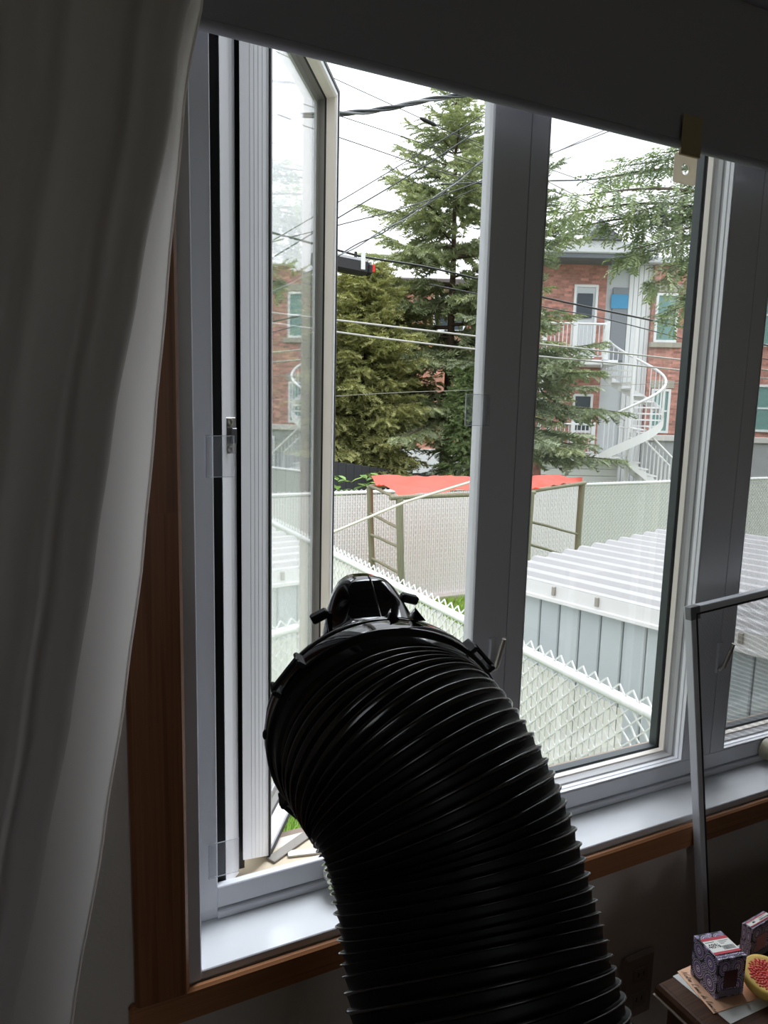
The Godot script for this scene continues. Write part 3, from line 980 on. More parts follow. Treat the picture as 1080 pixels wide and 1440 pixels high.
func conifer(called: String, label: String, at: Vector3, H: float, Rm: float, seed_: int, c0: Color, c1: Color, bare: float, dens: float, power: float, twigs: Array, m: Material) -> void:
	var r := RandomNumberGenerator.new()
	r.seed = seed_
	var t := thing(called, label, "tree", at)
	var tp := []
	var tr := []
	for k in 9:
		var f := k / 8.0
		tp.append(Vector3(0.05 * sin(f * 5.0 + seed_), H * f * 0.98, 0.05 * cos(f * 4.0)))
		tr.append(lerpf(0.13 * H / 8.0, 0.012, pow(f, 0.8)))
	put("trunk", tube_mesh(tp, tr, 10), bark, t)
	var wood := st_new()
	var pl := [[], []]
	var tints := [[], []]
	var y := bare
	while y < H * 0.985:
		var f := y / H
		var Ly := Rm * pow(1.0 - f, power) + 0.12
		var nb := 5 + r.randi() % 3
		var a0 := r.randf() * TAU
		for b in nb:
			if r.randf() > dens: continue
			var a := a0 + TAU * b / nb + r.randf_range(-0.3, 0.3)
			var L := Ly * r.randf_range(0.55, 1.12)
			var out := Vector3(cos(a), 0, sin(a))
			var side := Vector3(-sin(a), 0, cos(a))
			var rise := lerpf(-0.18, 0.75, pow(f, 1.6)) + r.randf_range(-0.1, 0.1)
			var yy := y + r.randf_range(-0.1, 0.1)
			var pos := func(u: float) -> Vector3:
				return out * L * u + Vector3(0, yy + L * (rise * u - 0.28 * u * u + 0.2 * u * u * u), 0)
			tube(wood, [pos.call(0.0), pos.call(0.5), pos.call(1.0)], [0.02 * L / 2 + 0.006, 0.012 * L / 2 + 0.004, 0.003], 4, false)
			var n := int(L / 0.085) + 3
			for k in n:
				var u := lerpf(0.1, 1.0, (k + r.randf() * 0.6) / n)
				var p: Vector3 = pos.call(minf(u, 1.0))
				var ahead: Vector3 = (pos.call(minf(u + 0.05, 1.05)) - pos.call(u - 0.05)).normalized()
				for sg in [-1.0, 1.0, 0.0]:
					if sg == 0.0 and u < 0.8 and r.randf() < 0.5: continue
					var len := (0.16 + 0.42 * (1.0 - u) * minf(L, 1.6) * 0.75) * r.randf_range(0.6, 1.2)
					var d: Vector3 = (ahead * r.randf_range(0.5, 1.0) + side * sg * r.randf_range(0.5, 1.0) + Vector3(0, r.randf_range(-0.45, 0.12), 0)).normalized()
					var z := d.cross(Vector3.UP).normalized()
					var bs := Basis(d, z.cross(d), z).rotated(d, r.randf_range(-0.8, 0.8)).scaled_local(Vector3(len, maxf(len, 0.22), maxf(len, 0.22)))
					var w := r.randi() % 2
					pl[w].append(Transform3D(bs, p))
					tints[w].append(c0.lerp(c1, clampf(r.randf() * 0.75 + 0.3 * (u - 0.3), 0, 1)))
		y += lerpf(0.24, 0.13, f) * r.randf_range(0.8, 1.2) * H / 8.0
	put("branch", done(wood), bark, t).set_meta("kind", "stuff")
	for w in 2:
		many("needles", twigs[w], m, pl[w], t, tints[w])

func build_trees() -> void:
	var m := leaf_mat(Color(0.36, 0.4, 0.22))
	var twigs := [needle_twig(1, 46, 0.2, 0.12), needle_twig(2, 46, 0.22, 0.25)]
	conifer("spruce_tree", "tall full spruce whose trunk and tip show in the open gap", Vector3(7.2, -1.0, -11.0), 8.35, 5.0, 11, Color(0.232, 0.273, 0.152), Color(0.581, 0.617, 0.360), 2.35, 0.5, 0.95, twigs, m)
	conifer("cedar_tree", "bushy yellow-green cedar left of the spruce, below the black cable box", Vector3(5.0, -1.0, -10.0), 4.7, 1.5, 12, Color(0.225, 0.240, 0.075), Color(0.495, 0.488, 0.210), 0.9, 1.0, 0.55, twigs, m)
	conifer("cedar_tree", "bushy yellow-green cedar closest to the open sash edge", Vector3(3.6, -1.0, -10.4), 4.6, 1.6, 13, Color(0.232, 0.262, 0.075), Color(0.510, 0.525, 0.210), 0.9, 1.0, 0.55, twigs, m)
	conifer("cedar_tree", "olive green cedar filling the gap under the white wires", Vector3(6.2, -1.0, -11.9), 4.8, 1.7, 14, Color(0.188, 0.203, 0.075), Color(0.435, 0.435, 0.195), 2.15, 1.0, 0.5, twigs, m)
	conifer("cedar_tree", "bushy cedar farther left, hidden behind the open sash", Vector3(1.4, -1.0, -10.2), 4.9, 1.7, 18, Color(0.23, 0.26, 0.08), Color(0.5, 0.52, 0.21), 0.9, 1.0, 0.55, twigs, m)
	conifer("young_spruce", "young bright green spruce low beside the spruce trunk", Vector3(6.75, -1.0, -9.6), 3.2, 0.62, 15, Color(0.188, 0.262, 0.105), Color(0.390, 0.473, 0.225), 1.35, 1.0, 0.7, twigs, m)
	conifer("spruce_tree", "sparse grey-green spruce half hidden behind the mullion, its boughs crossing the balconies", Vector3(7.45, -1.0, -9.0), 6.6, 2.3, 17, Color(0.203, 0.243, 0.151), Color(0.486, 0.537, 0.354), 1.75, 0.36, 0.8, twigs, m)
	# leafy tree at upper right: limbs come in from outside the view
	var t := thing("locust_tree", "light green leafy tree reaching in at the upper right of the right pane", "tree", Vector3(10.4, -1.0, -5.2))
	put("trunk", tube_mesh([Vector3(0, 0, 0), Vector3(0.05, 2.5, 0), Vector3(0, 5.0, 0.1), Vector3(-0.1, 7.0, 0)], [0.16, 0.13, 0.1, 0.04], 10), bark, t)
	var lf := st_new()
	lf.set_smooth_group(-1)
	var rr := RandomNumberGenerator.new()
	rr.seed = 5
	tri(lf, Vector3(0, 0, -0.008), Vector3(0, 0, 0.008), Vector3(1, -0.15, 0))
	for k in 16:
		var u := 0.08 + 0.92 * k / 16.0
		var sg := 1.0 if k % 2 else -1.0
		var o := Vector3(u, -0.15 * u * u, 0)
		var d := Vector3(0.5, rr.randf_range(-0.5, 0.15), sg * rr.randf_range(0.7, 1.0)).normalized() * 0.3 * rr.randf_range(0.7, 1.1)
		var w := d.cross(Vector3.UP).normalized() * 0.055
		quad(lf, o, o + d * 0.5 + w, o + d, o + d * 0.5 - w)
	var twig := done(lf)
	var lm := leaf_mat(Color(0.5, 0.58, 0.3))
	var wood := st_new()
	var pl := []
	var tints := []
	# limb tips (world) chosen to fill the upper right of the right pane
	var tips := [Vector3(6.49, 4.33, -5.0), Vector3(6.24, 4.28, -5.2), Vector3(5.95, 4.16, -5.4), Vector3(5.74, 4.05, -5.6), Vector3(4.91, 3.61, -5.0), Vector3(4.91, 3.49, -5.2), Vector3(5.22, 3.43, -5.4), Vector3(7.14, 4.22, -5.6), Vector3(6.04, 3.74, -5.0), Vector3(5.80, 3.61, -5.2), Vector3(5.66, 3.48, -5.4), Vector3(7.24, 3.88, -5.6), Vector3(6.13, 3.39, -5.0), Vector3(5.94, 3.26, -5.2), Vector3(5.92, 3.18, -5.4), Vector3(7.29, 3.48, -5.6), Vector3(6.27, 3.08, -5.0), Vector3(6.18, 2.91, -5.2), Vector3(7.11, 3.07, -5.4), Vector3(7.12, 2.93, -5.6), Vector3(6.27, 2.60, -5.0), Vector3(6.86, 2.74, -5.2), Vector3(6.22, 3.55, -5.4), Vector3(6.96, 3.76, -5.6), Vector3(6.47, 3.14, -5.0)]
	for tip in tips:
		var a := Vector3(0.02, 3.4 + 0.8 * (tip.y - 2.5), 0.0)
		var e: Vector3 = tip - t.position
		var mid := a.lerp(e, 0.62) + Vector3(0, 0.42, 0)
		var pts := catmull([a, mid, e], 11)
		var rads := []
		for k in pts.size(): rads.append(lerpf(0.035, 0.004, float(k) / (pts.size() - 1)))
		tube(wood, pts, rads, 5, false)
		for k in range(9, pts.size()):
			var dir: Vector3 = (pts[mini(k + 1, pts.size() - 1)] - pts[k - 1]).normalized()
			for q in 6:
				var d: Vector3 = (dir * 0.7 + Vector3(rr.randf_range(-1, 1), rr.randf_range(-0.9, 0.4), rr.randf_range(-1, 1))).normalized()
				var len := rr.randf_range(0.12, 0.27)
				var z := d.cross(Vector3.UP).normalized()
				pl.append(Transform3D(Basis(d, z.cross(d), z).scaled_local(Vector3.ONE * len), pts[k] + Vector3(rr.randf_range(-0.06, 0.06), rr.randf_range(-0.06, 0.06), rr.randf_range(-0.06, 0.06))))
				tints.append(Color(0.165, 0.232, 0.105).lerp(Color(0.375, 0.427, 0.225), rr.randf()))
	put("branch", done(wood), bark, t).set_meta("kind", "stuff")
	many("leaves", twig, lm, pl, t, tints)
	# broad-leaved shrub tops above the white fence
	var leaf := st_new()
	leaf.set_smooth_group(0)
	var sec := [Vector3(0, 0, 0), Vector3(0.3, 0.07, 0.2), Vector3(0.65, 0.05, 0.24), Vector3(1.0, -0.08, 0)]
	for k in 3:
		var p: Vector3 = sec[k]
		var q: Vector3 = sec[k + 1]
		quad(leaf, Vector3(p.x, p.y, 0), Vector3(p.x, p.y + 0.05, p.z), Vector3(q.x, q.y + 0.05, q.z), Vector3(q.x, q.y, 0))
		quad(leaf, Vector3(q.x, q.y, 0), Vector3(q.x, q.y + 0.05, -q.z), Vector3(p.x, p.y + 0.05, -p.z), Vector3(p.x, p.y, 0))
	var leaf_mesh := done(leaf)
	var sh := [mat(0.42, 0.55, 0.24, 0.6), mat(0.52, 0.62, 0.3, 0.6), mat(0.34, 0.46, 0.2, 0.6)]
	for d in [[Vector3(3.5, -1.0, -7.45), "broad-leaved green shrub above the white fence by the open sash"], [Vector3(3.92, -1.0, -7.5), "broad-leaved green shrub above the white fence beside the trellis post"]]:
		var p := thing("shrub", d[1], "shrub", d[0])
		put("stem", tube_mesh([Vector3(0, 0, 0), Vector3(0.02, 0.8, 0), Vector3(0, 1.5, 0)], [0.02, 0.015, 0.008], 6), bark, p)
		for k in 16:
			var a := TAU * k / 16.0 * 3.0
			var o := put("leaf", leaf_mesh, sh[k % 3], p, Vector3(0, 1.32 + 0.022 * k, 0))
			o.basis = Basis(Vector3.UP, a) * Basis(Vector3.BACK, rr.randf_range(-0.3, 0.5)) * Basis.from_scale(Vector3.ONE * rr.randf_range(0.15, 0.22))

# ---------------------------------------------------------------- wires
func build_wires() -> void:
	# each row: kind, distance in z, radius, then x and y of the points it passes
	var rows := [
		["thin", -9, 0.006, [2.10, 6.30, 4.06, 5.92, 5.47, 5.65, 6.61, 5.40, 8.56, 4.96], "thin overhead wire with a small black splice, topmost in the open gap"],
		["thin", -9, 0.006, [2.08, 5.67, 4.07, 5.47, 5.54, 5.32, 6.62, 5.18, 8.60, 4.93], "thin overhead wire sloping down right just below the twisted cable"],
		["thin", -9, 0.007, [2.09, 5.42, 4.08, 5.19, 5.49, 5.02, 6.63, 4.91, 8.62, 4.71], "second thin overhead wire sloping down right below the twisted cable"],
		["thin", -8, 0.006, [1.99, 2.94, 3.66, 4.04, 4.72, 4.75, 5.88, 5.53, 7.53, 6.65], "thin wire climbing right across the spruce tip, upper of two parallel ones"],
		["thin", -8, 0.008, [2.00, 2.74, 3.66, 3.85, 4.73, 4.56, 5.88, 5.37, 7.53, 6.51], "thin wire climbing right across the spruce tip, lower of two parallel ones"],
		["dbl", -7, 0.010, [1.54, 2.14, 3.25, 3.18, 3.96, 3.61, 4.59, 4.05, 5.24, 4.58, 6.80, 5.84], "darker paired wire climbing right from the cable box across the spruce"],
		["thin", -7, 0.006, [1.36, 2.86, 3.25, 3.52, 4.09, 3.82, 4.66, 4.06, 5.26, 4.33, 7.07, 5.17], "thin wire rising gently right across the middle of the spruce"],
		["black", -8, 0.014, [1.65, 3.73, 3.64, 3.48, 4.09, 3.43, 4.99, 3.40, 6.00, 3.30, 6.99, 3.17, 9.88, 2.94, 11.88, 2.77], "thick black cable that carries the black box and crosses both panes"],
		["white", -7.5, 0.012, [1.45, 2.61, 3.44, 2.55, 4.32, 2.52, 5.56, 2.48, 6.64, 2.44, 9.63, 2.35, 11.63, 2.28], "upper of the two pale wires stretched across the cedars"],
		["white", -7.5, 0.012, [1.45, 2.53, 3.45, 2.41, 4.33, 2.36, 5.54, 2.31, 6.65, 2.27, 7.99, 2.24, 9.65, 2.19, 11.64, 2.14], "lower of the two pale wires stretched across the cedars"],
		["faint", -9.0, 0.005, [2.87, 1.55, 4.46, 1.68, 5.4, 1.75, 6.3, 1.80, 8.0, 1.9], "faint grey wire low across the cedars and spruce"],
		["thin", -9, 0.006, [5.98, 4.65, 7.76, 5.57, 8.75, 6.08, 9.58, 6.51, 11.36, 7.43], "thin wire climbing to the blind at the top of the right pane"],
		["thick", -9, 0.012, [5.75, 4.82, 7.72, 5.16, 8.73, 5.34, 10.20, 5.70, 11.11, 5.86, 13.08, 6.22], "dark thick wire rising right through the leafy branches"],
		["thin", -9, 0.006, [5.72, 5.59, 7.70, 5.35, 8.60, 5.25, 9.81, 5.08, 11.79, 4.80], "thin wire sloping down right, uppermost such one in the right pane"],
		["thin", -9, 0.007, [5.74, 5.25, 7.73, 5.03, 8.47, 4.95, 9.42, 4.85, 10.80, 4.70, 12.79, 4.49], "thin wire sloping down right, middle such one in the right pane"],
		["thin", -9, 0.006, [6.21, 4.95, 8.19, 4.68, 8.97, 4.57, 10.22, 4.42, 12.20, 4.16], "thin wire sloping down right just above the house roof"],
		["thin", -8, 0.008, [5.04, 3.18, 7.04, 3.03, 8.18, 2.95, 9.66, 2.78, 11.64, 2.56], "thin dark wire close under the thick black cable in the right pane"],
		["twist", -5, 0.012, [0.45, 3.43, 2.39, 3.89, 2.71, 3.97, 2.98, 4.06, 3.25, 4.16, 3.57, 4.26, 5.49, 4.84], "thick twisted bundle of service cable under the blind"]]
	for w in rows:
		var t := thing("overhead_wire", w[4], "wire", Vector3.ZERO, 0.0, "overhead wires")
		var pts := []
		for k in range(0, w[3].size(), 2): pts.append(Vector3(w[3][k], w[3][k + 1], w[1]))
		if pts[0].x < 3.0: pts.push_front(pts[0] + (pts[0] - pts[1]).normalized() * 8.0)
		pts.append(pts[pts.size() - 1] + (pts[pts.size() - 1] - pts[pts.size() - 2]).normalized() * 5.0)
		pts = catmull(pts, 6)
		var m: StandardMaterial3D = wire_white if w[0] == "white" else wire_dark
		if w[0] == "black": m = rubber
		if w[0] == "faint": m = mat(0.55, 0.55, 0.5, 0.7)
		if w[0] == "twist" or w[0] == "dbl":
			pts = catmull(pts, 3)
			for ph in ([0.0, 2.1, 4.2] if w[0] == "twist" else [0.0, 3.14]):
				var q := []
				for k in pts.size():
					var a: float = pts[k].x * 9.0 + ph
					q.append(pts[k] + Vector3(0, cos(a), sin(a)) * (w[2] * (1.1 if w[0] == "twist" else 1.6)))
				put("strand", tube_mesh(q, w[2] * (0.85 if w[0] == "twist" else 0.7), 6), wire_dark if ph < 3.0 else mat(0.45, 0.46, 0.47, 0.6), t)
		else:
			put("strand", tube_mesh(pts, w[2], 6), m, t)
		if w[4].contains("splice"):
			put("splice", tube_mesh([Vector3(5.36, 5.672, -9), Vector3(5.42, 5.662, -9), Vector3(5.58, 5.63, -9), Vector3(5.63, 5.62, -9)], [0.014, 0.03, 0.03, 0.014], 8), rubber, t)
	var b := thing("cable_box", "black cable splice box hanging on the thick black cable near the sash", "cable box", Vector3(3.72, 3.315, -8.0))
	put("housing", box_mesh(Vector3(-0.38, -0.1, -0.09), Vector3(0.38, 0.105, 0.09), 0.04, Transform3D(Basis(Vector3.BACK, -0.07), Vector3.ZERO)), mat(0.12, 0.12, 0.13, 0.5), b)
	put("end_cap", box_mesh(Vector3(0.36, -0.085, -0.075), Vector3(0.44, 0.07, 0.075), 0.03, Transform3D(Basis(Vector3.BACK, -0.07), Vector3.ZERO)), rubber, b)
	put("white_tag", box_mesh(Vector3(0.25, -0.06, 0.09), Vector3(0.31, 0.16, 0.1), 0.003), mat(0.85, 0.85, 0.85, 0.5), b)
	put("red_tag", box_mesh(Vector3(0.43, -0.06, 0.0), Vector3(0.49, 0.03, 0.012), 0.003), mat(0.85, 0.12, 0.1, 0.5), b)
	for x in [-0.25, 0.2]:
		put("hanger", box_mesh(Vector3(x, 0.09, -0.015), Vector3(x + 0.03, 0.17, 0.015), 0.003), rubber, b)

# ---------------------------------------------------------------- blind and curtain
func build_blind() -> void:
	var t := thing("roller_blind", "dark grey roller blind drawn down over the top of the window", "blind", Vector3(0, 0, 0.045))
	var fm := mat(0.65, 0.645, 0.685, 0.9)
	put("fabric", box_mesh(Vector3(0.172, 1.952, -0.0006), Vector3(2.096, WY1 - 0.03, 0.0006)), fm, t)
	var s := st_new()
	tube(s, [Vector3(0.172, 1.951, 0), Vector3(2.096, 1.951, 0)], 0.0065, 12)
	put("hem_bar", done(s), fm, t)
	s = st_new()
	tube(s, [Vector3(0.17, WY1 - 0.03, 0), Vector3(2.098, WY1 - 0.03, 0)], 0.024, 16)
	put("roller", done(s), fm, t)
	# the clip on its lower edge
	var plate_mat := mat(0.95, 0.93, 0.89, 0.4)
	plate_mat.backlight_enabled = true
	plate_mat.backlight = Color(1.0, 0.97, 0.92)
	var c := thing("hem_clip", "small pale tab with a round hole clipped under the blind edge", "clip", Vector3(0.9235, 1.934, 0.046))
	s = st_new()
	s.set_smooth_group(-1)
	var n := 46
	var w := 0.0235
	var h := 0.0215
	var hole := 0.0085
	for k in n:
		var rim := func(i: int, z: float) -> Vector3: return Vector3(hole * cos(TAU * i / n), hole * sin(TAU * i / n), z)
		var out := func(i: int, z: float) -> Vector3:
			var d := Vector2(cos(TAU * i / n), sin(TAU * i / n))
			var q := 1.0 / maxf(absf(d.x) / w, absf(d.y) / h)
			return Vector3(d.x * q, d.y * q, z)
		quad(s, rim.call(k, 0.001), out.call(k, 0.001), out.call(k + 1, 0.001), rim.call(k + 1, 0.001))
		quad(s, rim.call(k + 1, -0.001), out.call(k + 1, -0.001), out.call(k, -0.001), rim.call(k, -0.001))
		quad(s, out.call(k, -0.001), out.call(k + 1, -0.001), out.call(k + 1, 0.001), out.call(k, 0.001))
		quad(s, rim.call(k, 0.001), rim.call(k + 1, 0.001), rim.call(k + 1, -0.001), rim.call(k, -0.001))
	var o := put("plate", done(s), plate_mat, c, Vector3(0, -0.018, 0.002))
	put("lens", box_mesh(Vector3(-0.009, -0.009, -0.0008), Vector3(0.009, 0.009, -0.0002)), film, o)
	var st := mat(0.7, 0.64, 0.5, 0.5)
	s = st_new()
	box(s, Vector3(-0.021, 0.0, 0.0062), Vector3(0.021, 0.052, 0.0072), 0.0003)
	box(s, Vector3(-0.021, -0.006, 0.003), Vector3(0.021, 0.004, 0.0072), 0.0006)
	put("strap", done(s), st, c, Vector3(0.004, 0.006, 0.0))

func build_curtain() -> void:
	var ys := [2.44, 1.9, 1.85, 1.807, 1.653, 1.524, 1.404, 1.266, 1.125, 0.935, 0.5, 0.03]
	var xs := [0.24, 0.161, 0.149, 0.143, 0.126, 0.112, 0.099, 0.079, 0.055, 0.02, -0.06, -0.15]
	var ws := [0.012, 0.013, 0.014, 0.013, 0.028, 0.04, 0.046, 0.05, 0.055, 0.06, 0.06, 0.06]
	var rows := []
	var edge := []
	for k in 90:
		var y := lerpf(2.44, 0.03, k / 89.0)
		var i := 0
		while i < ys.size() - 2 and y < ys[i + 1]: i += 1
		var f: float = (ys[i] - y) / (ys[i] - ys[i + 1])
		f = f * f * (3 - 2 * f) * 0.3 + f * 0.7
		var xe := lerpf(xs[i], xs[i + 1], f)
		var w := lerpf(ws[i], ws[i + 1], f)
		var ctl := [Vector3(xe, y, 0.182), Vector3(xe - w * 0.5, y, 0.18), Vector3(xe - w - 0.006, y, 0.184), Vector3(xe - w - 0.013, y, 0.193), Vector3(xe - w - 0.004, y, 0.204), Vector3(xe - w, y, 0.211), Vector3(xe - w - 0.012, y, 0.219)]
		var xl := -0.62
		var x1 := xe - w - 0.012
		var folds := 13
		for q in folds * 2:
			var u := (q + 1.0) / (folds * 2.0)
			var amp := 0.013 + 0.008 * sin(q * 1.7 + y * 0.6)
			ctl.append(Vector3(lerpf(x1, xl, pow(u, 1.1)) + 0.004 * sin(q * 2.3), y, 0.218 + (amp if q % 2 else -amp * 0.9) + 0.012 * sin(y * 1.5 + q * 0.5)))
		rows.append(catmull(ctl, 4))
		edge.append(Vector3(xe, y, 0.182))
	var s := st_new()
	s.set_smooth_group(0)
	var n: int = rows[0].size()
	var s2 := st_new()
	for k in rows.size() - 1:
		for i in n - 1:
			var into := s2 if i < 17 else s
			into.set_smooth_group(0)
			quad(into, rows[k + 1][i + 1], rows[k + 1][i], rows[k][i], rows[k][i + 1])
	var cm := mat(0.83, 0.81, 0.8, 0.95)
	cm.cull_mode = BaseMaterial3D.CULL_DISABLED
	cm.backlight_enabled = true
	cm.backlight = Color(0.42, 0.41, 0.4)
	var t := thing("curtain", "long pale grey curtain hanging in folds at the left of the window", "curtain", Vector3.ZERO)
	put("cloth", done(s), cm, t)
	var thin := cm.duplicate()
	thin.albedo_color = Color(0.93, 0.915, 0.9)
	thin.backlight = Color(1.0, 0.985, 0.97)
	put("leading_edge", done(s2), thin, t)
	put("hem", tube_mesh(edge, 0.0012, 6), thin, t)

# ---------------------------------------------------------------- hose
func build_hose() -> void:
	var t := thing("exhaust_hose", "black corrugated exhaust hose with a glossy nozzle rising to the open window", "hose", Vector3(0.25, 0.0, 0.72))
	var org := t.position
	var path := catmull([Vector3(0.25, 0.02, 0.74), Vector3(0.248, 0.4, 0.735), Vector3(0.247, 0.8, 0.715), Vector3(0.247, 1.0, 0.672), Vector3(0.248, 1.09, 0.622), Vector3(0.2500, 1.162, 0.565), Vector3(0.2552, 1.2, 0.532), Vector3(0.2572, 1.2379, 0.505), Vector3(0.253, 1.266, 0.486), Vector3(0.2465, 1.2855, 0.466), Vector3(0.2425, 1.2928, 0.449), Vector3(0.2445, 1.2945, 0.432)], 24)
	for pass_ in 24:   # a hose has no kinks
		var q := path.duplicate()
		for k in range(1, path.size() - 1): q[k] = (path[k - 1] + path[k] * 2.0 + path[k + 1]) * 0.25
		path = q
	# ribs keep their pitch on the outside of the bend and close up on its inside
	var acc := [0.0]
	for k in path.size() - 1:
		var turn := 0.0
		if k > 0:
			turn = (path[k] - path[k - 1]).normalized().angle_to((path[k + 1] - path[k]).normalized())
		acc.append(acc[k] + path[k].distance_to(path[k + 1]) + 0.08 * turn)
	var total: float = acc[acc.size() - 1]
	var at := func(d: float) -> Vector3:
		var k := 0
		while k < acc.size() - 2 and acc[k + 1] < d: k += 1
		return path[k].lerp(path[k + 1], clampf((d - acc[k]) / maxf(acc[k + 1] - acc[k], 1e-6), 0, 1)) - org
	var pitch := 0.0102
	var ribs := int(total / pitch)
	pitch = total / ribs
	var prof := [Vector2(0.0, 0.0853), Vector2(0.06, 0.0850), Vector2(0.4, 0.0857), Vector2(0.74, 0.0866), Vector2(0.79, 0.0878), Vector2(0.84, 0.0886), Vector2(0.9, 0.0887), Vector2(0.95, 0.0878)]
	var pts := []
	var rad := []
	for k in ribs:
		for p in prof:
			pts.append(at.call((k + p.x) * pitch))
			rad.append(p.y)
	var fr := []
	var up := Vector3.BACK
	for k in pts.size():
		var d: float = k * total / pts.size()
		var tg: Vector3 = (at.call(minf(d + 0.012, total)) - at.call(maxf(d - 0.012, 0.0))).normalized()
		up = (up - tg * up.dot(tg)).normalized()
		fr.append(Basis(up, tg.cross(up).normalized(), tg))
	var s := st_new()
	var s2 := st_new()
	var sides := 80
	var np := prof.size()
	for i in pts.size() - 1:
		var j := i % np
		var into := s if j < 3 or j == 7 else s2
		into.set_smooth_group(0)
		for k in sides:
			var q := []
			for e in [[i, k], [i, k + 1], [i + 1, k + 1], [i + 1, k]]:
				var a: float = TAU * (e[1] % sides) / sides
				var late := clampf((e[0] / float(pts.size()) - 0.86) / 0.12, 0.0, 1.0)   # pressed a little flat where it joins the coupler
				q.append(pts[e[0]] + (fr[e[0]].x * cos(a) * lerpf(1.0, 0.93, late) + fr[e[0]].y * sin(a)) * rad[e[0]])
			quad(into, q[0], q[1], q[2], q[3])
	put("corrugated_tube", done(s), hose_black, t)
	put("ridges", done(s2), mat(0.1, 0.102, 0.11, 0.16, 0.0, 0.7), t)
	# the coupler: its own axis points out of the window and slightly up
	var ax := Vector3(0.2, 0.045, -0.98).normalized()
	var nrm := (Vector3.UP - ax * ax.dot(Vector3.UP)).normalized()
	var sd := ax.cross(nrm).normalized()
	var xf := Transform3D(Basis(sd, ax, nrm * 0.92), Vector3(0.2445, 1.2945, 0.432) - org)   # local x right, y along the axis, z up off the axis
	s = st_new()
	lathe(s, [Vector2(0.075, -0.014), Vector2(0.089, -0.014), Vector2(0.0905, -0.012), Vector2(0.0905, 0.0), Vector2(0.0925, 0.003), Vector2(0.0945, 0.004), Vector2(0.0955, 0.008), Vector2(0.0955, 0.024), Vector2(0.0945, 0.027), Vector2(0.093, 0.0275), Vector2(0.093, 0.0295), Vector2(0.094, 0.030), Vector2(0.0935, 0.038), Vector2(0.09, 0.043), Vector2(0.075, 0.047)], 72, xf)
	var col := put("coupler", done(s), gloss_black, t)
	# nozzle: round at the coupler, narrowing to a flat slot
	var sec := [[0.030, 0.0925, 0.0925, 2.0, 0.0], [0.041, 0.088, 0.088, 2.0, 0.0], [0.047, 0.077, 0.085, 2.3, 0.0], [0.053, 0.064, 0.0835, 2.7, 0.0], [0.062, 0.053, 0.085, 3.0, 0.0], [0.08, 0.045, 0.0965, 3.3, 0.0], [0.098, 0.0395, 0.1065, 3.4, 0.0], [0.106, 0.037, 0.109, 3.3, 0.0], [0.112, 0.034, 0.107, 3.2, 0.0], [0.125, 0.033, 0.106, 3.0, 0.0], [0.118, 0.03, 0.1, 3.0, 0.0], [0.08, 0.03, 0.09, 3.0, 0.0]]
	s = st_new()
	s.set_smooth_group(0)
	var m := 64
	var vtx := func(i: int, k: int) -> Vector3:
		var a := TAU * k / m
		var e: float = 2.0 / sec[i][3]
		var x: float = sec[i][1] * signf(cos(a)) * pow(absf(cos(a)), e)
		var z: float = sec[i][2] * signf(sin(a)) * pow(absf(sin(a)), e) + sec[i][4]
		return xf * Vector3(x, sec[i][0], z)
	for i in sec.size() - 1:
		for k in m:
			quad(s, vtx.call(i, k), vtx.call(i + 1, k), vtx.call(i + 1, (k + 1) % m), vtx.call(i, (k + 1) % m))
	var noz := put("nozzle", done(s), gloss_black, t)
	var seam := []
	for e in [[0.047, 0.085], [0.053, 0.0835], [0.062, 0.085], [0.08, 0.0965], [0.098, 0.1065], [0.106, 0.109]]:
		seam.append(xf * Vector3(0.004, e[0], e[1] - 0.0005))
	put("seam", tube_mesh(seam, 0.0011, 6), gloss_black, noz)
	for q in [[-0.0425, 0.088, 0.078, -0.5], [0.039, 0.096, 0.088, 0.3]]:
		put("tab", box_mesh(Vector3(-0.008, -0.005, -0.004), Vector3(0.008, 0.005, 0.004), 0.0015, xf * Transform3D(Basis(Vector3.UP, q[3]), Vector3(q[0], q[1], q[2]))), rubber, noz)
	# clips round the coupler: angle from the top, towards the right
	for q in [[-0.95, 0.034], [0.88, 0.028], [-2.3, 0.03], [2.4, 0.03]]:
		var a: float = q[0]
		var hw: float = q[1] * 0.5
		var bs := Basis(Vector3(cos(a), 0, -sin(a)), Vector3.UP, Vector3(sin(a), 0, cos(a)))
		var c := st_new()
		var X := xf * Transform3D(bs, Vector3(sin(a), 0, cos(a)) * 0.0945)
		for x in [-hw, hw - 0.004]:
			box(c, Vector3(x, 0.006, -0.003), Vector3(x + 0.004, 0.026, 0.006), 0.001, X)
		box(c, Vector3(-hw, 0.01, 0.0035), Vector3(hw, 0.018, 0.007), 0.0015, X)
		put("clip", done(c), rubber, col)
	for x in [-0.004, 0.016]:
		var c := st_new()
		var bs := Basis(Vector3.UP, 0.0)
		var X := xf * Transform3D(bs, Vector3(x + 0.01, 0.032, 0.0925))
		tri(c, X * Vector3(-0.003, -0.006, 0), X * Vector3(0.006, -0.006, 0), X * Vector3(-0.002, -0.001, 0.011))
		tri(c, X * Vector3(0.006, -0.006, 0), X * Vector3(0.004, 0.008, 0), X * Vector3(-0.002, -0.001, 0.011))
		tri(c, X * Vector3(0.004, 0.008, 0), X * Vector3(-0.004, 0.008, 0), X * Vector3(-0.002, -0.001, 0.011))
		tri(c, X * Vector3(-0.004, 0.008, 0), X * Vector3(-0.003, -0.006, 0), X * Vector3(-0.002, -0.001, 0.011))
		put("lug", done(c), gloss_black, col)
	var rv := st_new()
